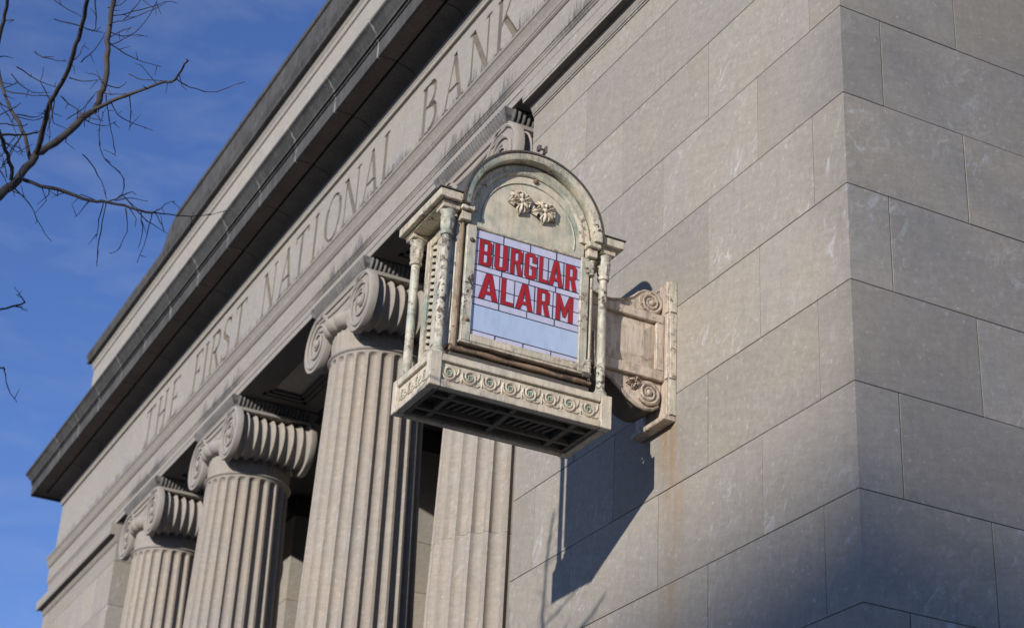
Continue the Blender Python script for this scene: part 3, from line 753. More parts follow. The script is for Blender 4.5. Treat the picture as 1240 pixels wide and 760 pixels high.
# cabinet
cab = lb(MB().box(-.40, .40, -.198, .195, .5405, 1.40), 'cabinet', 'darkmetal')
lb(MB().box(-.47, .47, .197, .215, .53, 1.41, .003), 'back_panel', 'cream', cab)
for a_, b_ in ((-.476, -.421), (.455, .476)): lb(MB().box(a_, b_, -.222, -.1985, .53, 1.405, .004), 'front_strip', 'cream', cab)
slat = MB().box(-.004, .004, -.046, .046, -.0150, .0150, .0015).mesh('louvre_slat', 'cream')
for s_, uu in ((-1, -.478), (1, .478)):
    m = MB()
    for y0, y1 in ((-.198, -.132), (.132, .194)): m.box(uu - .013, uu + .013, y0, y1, .53, 1.405, .003)
    m.box(uu - .0128, uu + .0128, -.034, .034, .601, 1.344, .003)
    m.box(uu - .0125, uu + .0125, -.131, .131, .53, .60, .003); m.box(uu - .0125, uu + .0125, -.131, .131, 1.345, 1.404, .003)
    sp = lb(m, 'louvre_frame', 'patina' if s_ < 0 else 'cream', cab)
    for i in range(16):
        for yy in (-.083, .083): obj('louvre_slat', slat, sp, (uu, yy, .623 + .0465 * i - Z0), (s_ * -.42 * (1 if yy else 1), s_ * -.22, 0))
    # flared front edge of the side sheet
    pts = [(uu + s_ * (.014 + .05 * max(0, (1 - i / 9)) ** 2.2), .50 + .38 * i / 9) for i in range(10)]
    vs = []
    for u, z in pts: vs += [(u, -.225, z), (u, -.200, z), (u + .006, -.225, z), (u + .006, -.200, z)]
    fs = []
    for i in range(9):
        a, b = 4 * i, 4 * i + 4; fs += [(a, a + 1, b + 1, b), (a + 2, a + 3, b + 3, b + 2), (a, a + 2, b + 2, b), (a + 1, a + 3, b + 3, b + 1)]
    fs += [(0, 1, 3, 2), (36, 37, 39, 38)]
    lb(MB().add(vs, fs), 'flared_edge', 'cream', cab)
lb(MB().tube([(-.446, -.234, .50, .0105), (-.444, -.236, .8, .0105), (-.444, -.236, 1.39, .0105)], 8), 'conduit', 'rusty', cab, 60)
# glazed door
GU0, GU1, GZ0, GZ1 = -.355, .375, .615, 1.335
door = lb(MB().box(GU0 - .012, GU1 + .012, -.226, -.215, GZ0 - .02, GZ1 + .012), 'door', 'darkmetal')
for nm, a in (('stile', (-.418, GU0 + .002, -.252, -.204, .562, 1.352)), ('stile', (GU1 - .002, .432, -.252, -.204, .562, 1.352)),
              ('rail', (GU0 + .003, GU1 - .003, -.251, -.206, .566, GZ0 + .003)), ('rail', (GU0 + .003, GU1 - .003, -.246, -.206, GZ1 - .001, 1.353))):
    lb(MB().box(*a, .005), nm, 'post' if nm == 'stile' else 'cream', door)
lb(MB().box(-.426, .44, -.256, -.205, .546, .5615, .003), 'drip_rail', 'cream', door)
for z in (.60, 1.285):
    m = MB().tube([(.447, -.25, z - .045, .015), (.447, -.25, z + .045, .015)], 10)
    for q in (-.045, .0, .045): m.lathe([(.010, q - .006), (.019, q - .005), (.019, q + .005), (.010, q + .006)], 10, (.447, -.25, z))
    m.box(.40, .44, -.262, -.2525, z - .04, z + .04, .003); lb(m, 'hinge', 'cream', door, 40)
lb(MB().tube([(.452, -.243, .66, .009), (.452, -.243, 1.22, .009)], 8), 'hinge_rod', 'cream', door, 60)
lb(MB().box(.40, .452, -.27, -.252, .525, .56, .004), 'latch', 'darkmetal', door)
lb(MB().ball((-.385, -.254, .70), (.014, .012, .014)), 'bolt', 'rusty', door, 60); lb(MB().ball((-.385, -.254, 1.24), (.016, .012, .016)), 'bolt', 'darkmetal', door, 60)
# leaded glass
gw, gh = GU1 - GU0, GZ1 - GZ0
def GP(s_, t_): return GU0 + s_ * gw, GZ1 - t_ * gh
rows = [(0, .08, [0, .26, .515, .765, 1]), (.335, .39, [0, .258, .515, .768, 1]), (.645, .71, [0, .25, .51, .77, 1]), (.95, 1, [0, .23, .49, .75, 1])]
for t0, t1, hm, vs_ in ((.08, .335, .205, [0, .17, .315, .45, .588, .692, .84, 1]), (.39, .645, .525, [0, .245, .385, .575, .75, 1])):
    for q0, q1 in zip(vs_, vs_[1:]):
        rows.append((t0, hm, [q0, q1])); rows.append((hm, t1, [q0, q1]))
cw = .0026
for t0, t1, vs_ in rows:
    for q0, q1 in zip(vs_, vs_[1:]):
        u0, zt = GP(q0, t0); u1, zb = GP(q1, t1); j = random.uniform(-.0006, .0006)
        mb_ = MB().box(u0 + cw, u1 - cw, -.236 + j, -.2265, zb + cw, zt - cw, .001); ta, tb_ = random.uniform(-.014, .014), random.uniform(-.014, .014)
        mb_.v = [(p[0], p[1] + max(-.0012, min(.0012, ta * (p[0] - (u0 + u1) / 2) + tb_ * (p[2] - (zb + zt) / 2))), p[2]) for p in mb_.v]
        lb(mb_, 'glass_pane', 'glass', door)
u0, zt = GP(0, .71); u1, zb = GP(1, .95)
lb(MB().box(u0 + cw, u1 - cw, -.236, -.2265, zb + cw, zt - cw, .001), 'glass_pane', 'glassblue', door)
m = MB(); ch_ = .0021
for t in (.08, .335, .39, .645, .71, .95): u0, z = GP(0, t); m.box(GU0 + .003, GU1 - .003, -.2382, -.228, z - ch_, z + ch_)
for t0, t1, vs_ in rows[:4]:
    for q in vs_[1:-1]: u, zt = GP(q, t0); _, zb = GP(q, t1); m.box(u - ch_, u + ch_, -.2381, -.228, zb + ch_, zt - ch_)
for t0, t1, hm, vs_ in ((.08, .335, .205, [0, .17, .315, .45, .588, .692, .84, 1]), (.39, .645, .525, [0, .245, .385, .575, .75, 1])):
    for q in vs_[1:-1]: u, zt = GP(q, t0); _, zb = GP(q, t1); m.box(u - ch_ * .8, u + ch_ * .8, -.2379, -.228, zb + ch_, zt - ch_)
    for q0, q1 in zip(vs_, vs_[1:]): u0, z = GP(q0, hm); u1, _ = GP(q1, hm); m.box(u0 + ch_, u1 - ch_, -.2377, -.228, z - ch_ * .8, z + ch_ * .8)
lb(m, 'lead_came', 'lead', door)
OUT = {'L': [[(0, 0), (1, 0), (1, .13), (.36, .13), (.36, 1), (0, 1)]],
 'U': [[(0, 1), (0, .08), (.18, 0), (.82, 0), (1, .08), (1, 1), (.66, 1), (.66, .15), (.58, .12), (.42, .12), (.34, .15), (.34, 1)]],
 'B': [[(0, 0), (.82, 0), (1, .08), (1, .44), (.9, .5), (1, .56), (1, .92), (.82, 1), (0, 1)], [(.34, .12), (.58, .12), (.66, .16), (.66, .41), (.58, .45), (.34, .45)], [(.34, .56), (.58, .56), (.66, .6), (.66, .84), (.58, .88), (.34, .88)]],
 'R': [[(0, 0), (.34, 0), (.34, .43), (.48, .43), (.68, 0), (1.04, 0), (.82, .45), (1, .54), (1, .92), (.82, 1), (0, 1)], [(.34, .55), (.58, .55), (.66, .59), (.66, .84), (.58, .88), (.34, .88)]],
 'G': [[(1, .66), (1, .92), (.82, 1), (.18, 1), (0, .92), (0, .08), (.18, 0), (.82, 0), (1, .08), (1, .52), (.52, .52), (.52, .41), (.66, .41), (.66, .15), (.58, .12), (.42, .12), (.34, .15), (.34, .85), (.42, .88), (.58, .88), (.66, .85), (.66, .66)]],
 'A': [[(0, 0), (.28, 0), (.35, .2), (.65, .2), (.72, 0), (1, 0), (.66, 1), (.34, 1)], [(.40, .32), (.60, .32), (.5, .76)]],
 'M': [[(0, 0), (.25, 0), (.25, .56), (.43, .16), (.57, .16), (.75, .56), (.75, 0), (1, 0), (1, 1), (.77, 1), (.5, .50), (.23, 1), (0, 1)]]}
def letter(ch, s0, s1, t0, t1):
    u0, zb = GP(s0, t1); u1, zt = GP(s1, t0); w, h = u1 - u0, zt - zb
    for nm, off, y, mt in (('lead_outline', .0016, -.2384, 'lead'), ('letter', -.0008, -.2396, 'glassred')):
        cu = bpy.data.curves.new('c', 'CURVE'); cu.dimensions = '2D'; cu.fill_mode = 'BOTH'; cu.extrude = .001; cu.offset = off
        for poly in OUT[ch]:
            sp = cu.splines.new('POLY'); sp.points.add(len(poly) - 1); sp.use_cyclic_u = True
            for p, (a, b) in zip(sp.points, poly): p.co = (u0 + a * w, zb + b * h, 0, 1)
        co = bpy.data.objects.new('c', cu); COL.objects.link(co); bpy.context.view_layer.update()
        me = bpy.data.meshes.new_from_object(co.evaluated_get(bpy.context.evaluated_depsgraph_get()))
        bpy.data.objects.remove(co)
        for v_ in me.vertices: v_.co = (v_.co.x, y - v_.co.z, v_.co.y - Z0)
        me.materials.clear(); me.materials.append(M[mt]); me.name = nm
        o = obj(nm, me, door)
for ch, s0, s1 in (('B', .04, .155), ('U', .185, .300), ('R', .333, .440), ('G', .467, .575), ('L', .604, .690), ('A', .698, .830), ('R', .858, .962)): letter(ch, s0, s1, .088, .330)
for ch, s0, s1 in (('A', .058, .232), ('L', .262, .375), ('A', .400, .560), ('R', .598, .715), ('M', .778, .938)): letter(ch, s0, s1, .398, .640)
# posts
pp = [(.046, .434), (.046, .446), (.040, .452), (.043, .462), (.034, .474), (.0285, .485), (.0275, .9), (.0265, 1.232), (.036, 1.236), (.039, 1.248), (.036, 1.260), (.031, 1.264), (.036, 1.276), (.041, 1.31), (.038, 1.338), (.044, 1.345), (.044, 1.359), (.038, 1.364), (.042, 1.382), (.050, 1.397), (.052, 1.402)]
def pm_(t, h, r): return r * (1 + (.10 * math.cos(8 * t) if 1.27 < h < 1.34 else 0))
pmesh = MB().lathe(pp, 24, mod=pm_).mesh('post', 'post', 45, XF); abm = MB().box(-.055, .055, -.055, .055, 1.4025, 1.431, .003).mesh('post_abacus', 'cream', False, XF)
for u, y in ((-.545, -.225), (.545, -.225), (-.545, .225), (.545, .225)):
    p = obj('post', pmesh, lamp, (u, y, 0)); obj('post_abacus', abm, p)
# eave and hood
m = MB()
for s_ in (-1, 1):
    a, b = sorted((s_ * .488, s_ * .640)); m.box(a, b, -.315, .31, 1.446, 1.504, .004)
    a, b = sorted((s_ * .470, s_ * .605)); m.box(a, b, -.285, .285, 1.432, 1.4455, .002)
m.box(-.487, .487, .24, .31, 1.446, 1.504, .003)
eave = lb(m, 'eave', 'cream')
m = MB()
for s_ in (-1, 1):
    a, b = sorted((s_ * .482, s_ * .650)); lb(MB().box(a, b, -.325, .32, 1.5045, 1.512, .002), 'drip_edge', 'darkmetal', eave)
hood = lb(arc(MB(), [(.486, -.318), (.486, .305), (.475, .305), (.475, -.235), (.436, -.232), (.434, -.236), (.430, -.305), (.436, -.316), (.446, -.320), (.478, -.323)], 0, 180, 64), 'hood', 'patina', None, 35)
lb(arc(MB(), [(.493, -.330), (.493, .31), (.4865, .31), (.4865, -.324), (.480, -.330)], 0, 180, 64), 'hood_edge', 'darkmetal', hood, 35)
lb(arc(MB(), [(.4335, -.240), (.4335, -.222), (.36, -.222), (.36, -.246), (.366, -.252), (.378, -.256), (.392, -.252), (.402, -.256), (.418, -.262), (.430, -.252)], 0, 180, 56), 'cove', 'patina', hood, 35)
for s_ in (-1, 1):
    a, b = sorted((s_ * .398, s_ * .486)); lb(MB().box(a, b, -.300, -.20, 1.415, 1.4495, .004), 'impost', 'cream', hood)
    a, b = sorted((s_ * .408, s_ * .474)); lb(MB().box(a, b, -.275, -.20, 1.3545, 1.4145, .004), 'impost', 'cream', hood)
pts = [(.395 * math.cos(R_(a)), 1.45 + .395 * math.sin(R_(a))) for a in range(0, 181, 6)] + [(-.395, 1.354), (.395, 1.354)]
n = len(pts)
tym = lb(MB().add([(u, -.236, z) for u, z in pts] + [(u, -.205, z) for u, z in pts], [tuple(range(n)), tuple(range(n, 2 * n))] + [(i, (i + 1) % n, n + (i + 1) % n, n + i) for i in range(n)]), 'tympanum', 'tymp')
lb(MB().tube([(.325 * math.cos(R_(a)), -.237, 1.43 + .325 * math.sin(R_(a)), .006) for a in range(-8, 189, 7)], 6), 'bead', 'tymp', tym, 60)
lb(MB().ball((.03, -.242, 1.79), (.018, .012, .018)), 'bolt', 'rusty', tym, 60)
def leaf_cluster(seed):
    rn = random.Random(seed); m = MB()
    m.ball((0, -.022, 0), (.020, .018, .020), 10, 6)
    for i in range(6):
        a = 2 * math.pi * i / 6 + rn.uniform(-.2, .2) + .4; L = rn.uniform(.066, .112)
        d = Vector((math.cos(a), 0, math.sin(a))); n_ = Vector((-d.z, 0, d.x))
        # ribbed, curled leaf
        vs, fs = [], []; NU, NV = 8, 9
        for iu in range(NU):
            t = iu / (NU - 1); wv = .033 * math.sin(math.pi * min(1, .15 + t * .84)) ** .7 * (1 + .42 * math.sin(t * 15 + i))
            for iv in range(NV):
                s_ = -1 + 2 * iv / (NV - 1)
                h = .012 + .026 * math.sin(math.pi * min(t * 1.05, 1)) * (1 - .45 * s_ * s_) + .008 * math.cos(s_ * 7.5) - .012 * max(0, t - .75) * 4
                p = d * (L * t) + n_ * (wv * s_); vs.append((p.x, -h, p.z))
        for iu in range(NU - 1):
            for iv in range(NV - 1): a_ = iu * NV + iv; fs.append((a_, a_ + 1, a_ + NV + 1, a_ + NV))
        m.add(vs, fs)
    return m
for i, (u, z) in enumerate(((-.068, 1.612), (.098, 1.590))):
    mm = leaf_cluster(11 + i).mesh('leaf_ornament', 'creamclean', 60); obj('leaf_ornament', mm, tym, (u, -.236, z - Z0))
m = MB()
for sg in (-1, 1):
    m.tube([(.015 + sg * .012, -.240, 1.601 + sg * .02, .007), (.015 + sg * .04, -.246, 1.601 + sg * .05, .008), (.015 + sg * .075, -.244, 1.601 + sg * .03, .007), (.015 + sg * .06, -.242, 1.601, .006), (.015 + sg * .02, -.242, 1.601 - sg * .01, .006)], 6)
m.ball((.015, -.244, 1.601), (.02, .012, .02), 10, 6); lb(m, 'ornament_stem', 'creamclean', tym, 60)
# wall bracket
br = lb(MB().box(.40, 1.044, -.118, .118, .705, 1.16), 'bracket', 'bracket')
for nm, a in (('rail', (.41, 1.044, -.150, -.117, 1.103, 1.163)), ('rail', (.41, 1.044, -.150, -.117, .700, .772)), ('stile', (.985, 1.043, -.1495, -.117, .7725, 1.1025)), ('stile', (.50, .585, -.1495, -.117, .7725, 1.1025))):
    lb(MB().box(*a, .004), nm, 'bracket', br)
o_, i_ = (.586, .984, .773, 1.102), (.66, .90, .84, 1.025)
vs = [(o_[0], -.119, o_[2]), (o_[1], -.119, o_[2]), (o_[1], -.119, o_[3]), (o_[0], -.119, o_[3]), (i_[0], -.140, i_[2]), (i_[1], -.140, i_[2]), (i_[1], -.140, i_[3]), (i_[0], -.140, i_[3])]
lb(MB().add(vs, [(0, 1, 5, 4), (1, 2, 6, 5), (2, 3, 7, 6), (3, 0, 4, 7), (4, 5, 6, 7)]), 'raised_panel', 'bracket', br)
def prism(pts, y0, y1):
    n = len(pts); return MB().add([(u, y0, z) for u, z in pts] + [(u, y1, z) for u, z in pts], [tuple(range(n)), tuple(range(n, 2 * n))] + [(i, (i + 1) % n, n + (i + 1) % n, n + i) for i in range(n)])
crest = [(.42, 1.164), (.42, 1.30), (.47, 1.262), (.53, 1.225), (.60, 1.205), (.68, 1.205), (.76, 1.225), (.83, 1.262), (.875, 1.305), (.92, 1.332), (.965, 1.336), (1.01, 1.315), (1.035, 1.27), (1.04, 1.22), (1.044, 1.164)]
cr = lb(prism(crest, -.098, .098), 'crest', 'bracket', br)
lb(MB().tube([(u, -.098, z, .010) for u, z in crest[1:13]], 6), 'crest_bead', 'bracket', br, 60)
def spiral(cu, cz, R0, a0, sg, y, turns=2.1):
    m = MB(); m.lathe([(R0 * .97, y + .03), (R0, y + .012), (R0 * .95, y + .004), (.002, y + .004)], 32, (cu, 0, cz), 'y', cap=False)
    m.tube([((R0 * .93 * (1 - u) + .02 * u) * math.cos(a0 + sg * u * turns * 6.283) + cu, y + .003, (R0 * .93 * (1 - u) + .02 * u) * math.sin(a0 + sg * u * turns * 6.283) + cz, .013 * (1 - .4 * u)) for u in [i / 44 for i in range(45)]], 6)
    m.ball((cu, y, cz), (.022, .016, .022), 10, 6); return m
lb(spiral(.962, 1.250, .086, math.pi * .5, -1, -.118), 'bracket_volute', 'bracket', br, 50)
lb(spiral(.945, .605, .085, math.pi * 1.2, 1, -.135), 'bracket_volute', 'bracket', br, 50)
cons = [(.56, .699), (.62, .682), (.68, .648), (.74, .600), (.80, .548), (.86, .512), (.92, .496), (.98, .505), (1.02, .535), (1.040, .585), (1.043, .699)]
lb(prism(cons, -.116, .116), 'console', 'bracket', br)
lb(MB().tube([(u, -.116, z, .012) for u, z in cons[:9]], 6), 'console_bead', 'bracket', br, 60)
cu_ = cons[:9]; lb(prism([(u, z - .001) for u, z in cu_] + [(u, z - .006) for u, z in reversed(cu_)], -.104, .112), 'console_shade_and_grime', 'darkmetal', br)  # dark strip: grime plus the shade below the console, put into colour
lb(prism([(.46, .698), (.50, .66), (.56, .62), (.62, .60), (.66, .61), (.64, .66), (.60, .698)], -.085, .085), 'console_leaf', 'darkmetal', br)
m = leaf_cluster(31); lb(MB().add([(p[0] * .62 + .845, p[1] - .112, p[2] * .5 + .655 + Z0 * 0) for p in m.v], m.f), 'leaf_ornament', 'bracket', br, 60)
pl = lb(MB().box(1.045, 1.099, -.20, .20, .455, 1.40, .004), 'wall_plate', 'bracket', br)
for z0, z1 in ((.456, .70), (.706, 1.165), (1.171, 1.398)):
    lb(MB().box(1.050, 1.098, -.212, -.201, z0, z1, .003), 'plate_trim', 'cream', br); lb(MB().box(1.036, 1.0448, -.198, -.160, z0, z1, .003), 'plate_trim', 'bracket', br)
lb(MB().box(1.012, 1.097, -.206, .205, .418, .454, .005), 'plate_foot', 'bracket', br)

# ================================================================== SMALL FITTING ON THE WALL
hk = MB().box(-.028, .028, -.012, -.001, -.03, .03, .002); hk.tube([(-.0, -.012, .0, .008), (-.0, -.05, .0, .008)], 8); hk.box(-.022, .022, -.075, -.048, -.024, .024, .004)
hook = hk.build('wall_fitting', 'darkmetal', loc=(-3.775, 0, 3.468)); tag(hook, 'small square metal fitting on the stone wall above the alarm hood', 'wall fitting')

# ================================================================== BARE TREE
LIMBS=[[(-0.983,-4.535,-0.060,0.0230),(-0.960,-4.443,0.088,0.0222),(-0.940,-4.354,0.226,0.0214),(-0.938,-4.293,0.334,0.0206),(-0.930,-4.242,0.451,0.0197),(-0.942,-4.205,0.536,0.0189),(-0.933,-4.121,0.642,0.0180),(-0.910,-4.043,0.769,0.0172),(-0.925,-3.995,0.839,0.0163),(-0.939,-3.974,0.920,0.0154),(-0.939,-3.964,1.024,0.0145),(-0.919,-3.974,1.162,0.0136),(-0.900,-3.997,1.298,0.0126),(-0.851,-4.011,1.471,0.0117),(-0.801,-4.030,1.643,0.0107)],
[(-0.911,-3.997,0.830,0.0103),(-0.816,-3.933,0.848,0.0092),(-0.718,-3.858,0.867,0.0082),(-0.610,-3.766,0.892,0.0071),(-0.518,-3.697,0.897,0.0060),(-0.432,-3.689,0.913,0.0050),(-0.357,-3.692,0.915,0.0040)],
[(-0.913,-4.226,0.499,0.0135),(-0.798,-4.235,0.553,0.0129),(-0.685,-4.248,0.605,0.0123),(-0.598,-4.255,0.610,0.0116),(-0.482,-4.240,0.656,0.0110),(-0.364,-4.239,0.705,0.0104),(-0.237,-4.244,0.767,0.0099),(-0.122,-4.250,0.810,0.0093),(0.009,-4.281,0.878,0.0087),(0.140,-4.315,0.942,0.0082)],
[(-0.933,-4.245,0.470,0.0101),(-0.969,-4.292,0.604,0.0097),(-1.012,-4.354,0.729,0.0092),(-1.061,-4.403,0.838,0.0087),(-1.105,-4.439,0.952,0.0082),(-1.126,-4.482,1.101,0.0077),(-1.121,-4.529,1.287,0.0072)],
[(-0.896,-4.319,0.308,0.0100),(-0.832,-4.356,0.366,0.0097),(-0.775,-4.405,0.412,0.0095),(-0.724,-4.451,0.448,0.0092),(-0.631,-4.514,0.552,0.0090),(-0.527,-4.551,0.666,0.0087),(-0.437,-4.562,0.748,0.0085),(-0.358,-4.573,0.813,0.0082),(-0.279,-4.587,0.876,0.0080),(-0.170,-4.619,0.981,0.0077)],
[(-0.918,-4.271,0.340,0.0100),(-0.873,-4.182,0.303,0.0093),(-0.819,-4.069,0.274,0.0085),(-0.764,-3.955,0.240,0.0078),(-0.709,-3.886,0.221,0.0070),(-0.657,-3.815,0.194,0.0063),(-0.605,-3.744,0.166,0.0056),(-0.550,-3.688,0.147,0.0048)],
[(-0.805,-4.581,0.439,0.0066),(-0.845,-4.425,0.500,0.0059),(-0.891,-4.324,0.560,0.0052),(-0.936,-4.233,0.620,0.0044)],
[(-0.995,-4.427,-0.478,0.0065),(-0.896,-4.341,-0.432,0.0056),(-0.814,-4.266,-0.420,0.0048),(-0.738,-4.207,-0.420,0.0040),(-0.667,-4.178,-0.421,0.0031)],
[(-1.076,-4.392,-0.671,0.0052),(-1.022,-4.274,-0.649,0.0044),(-0.974,-4.191,-0.633,0.0036),(-0.949,-4.175,-0.648,0.0029)]]
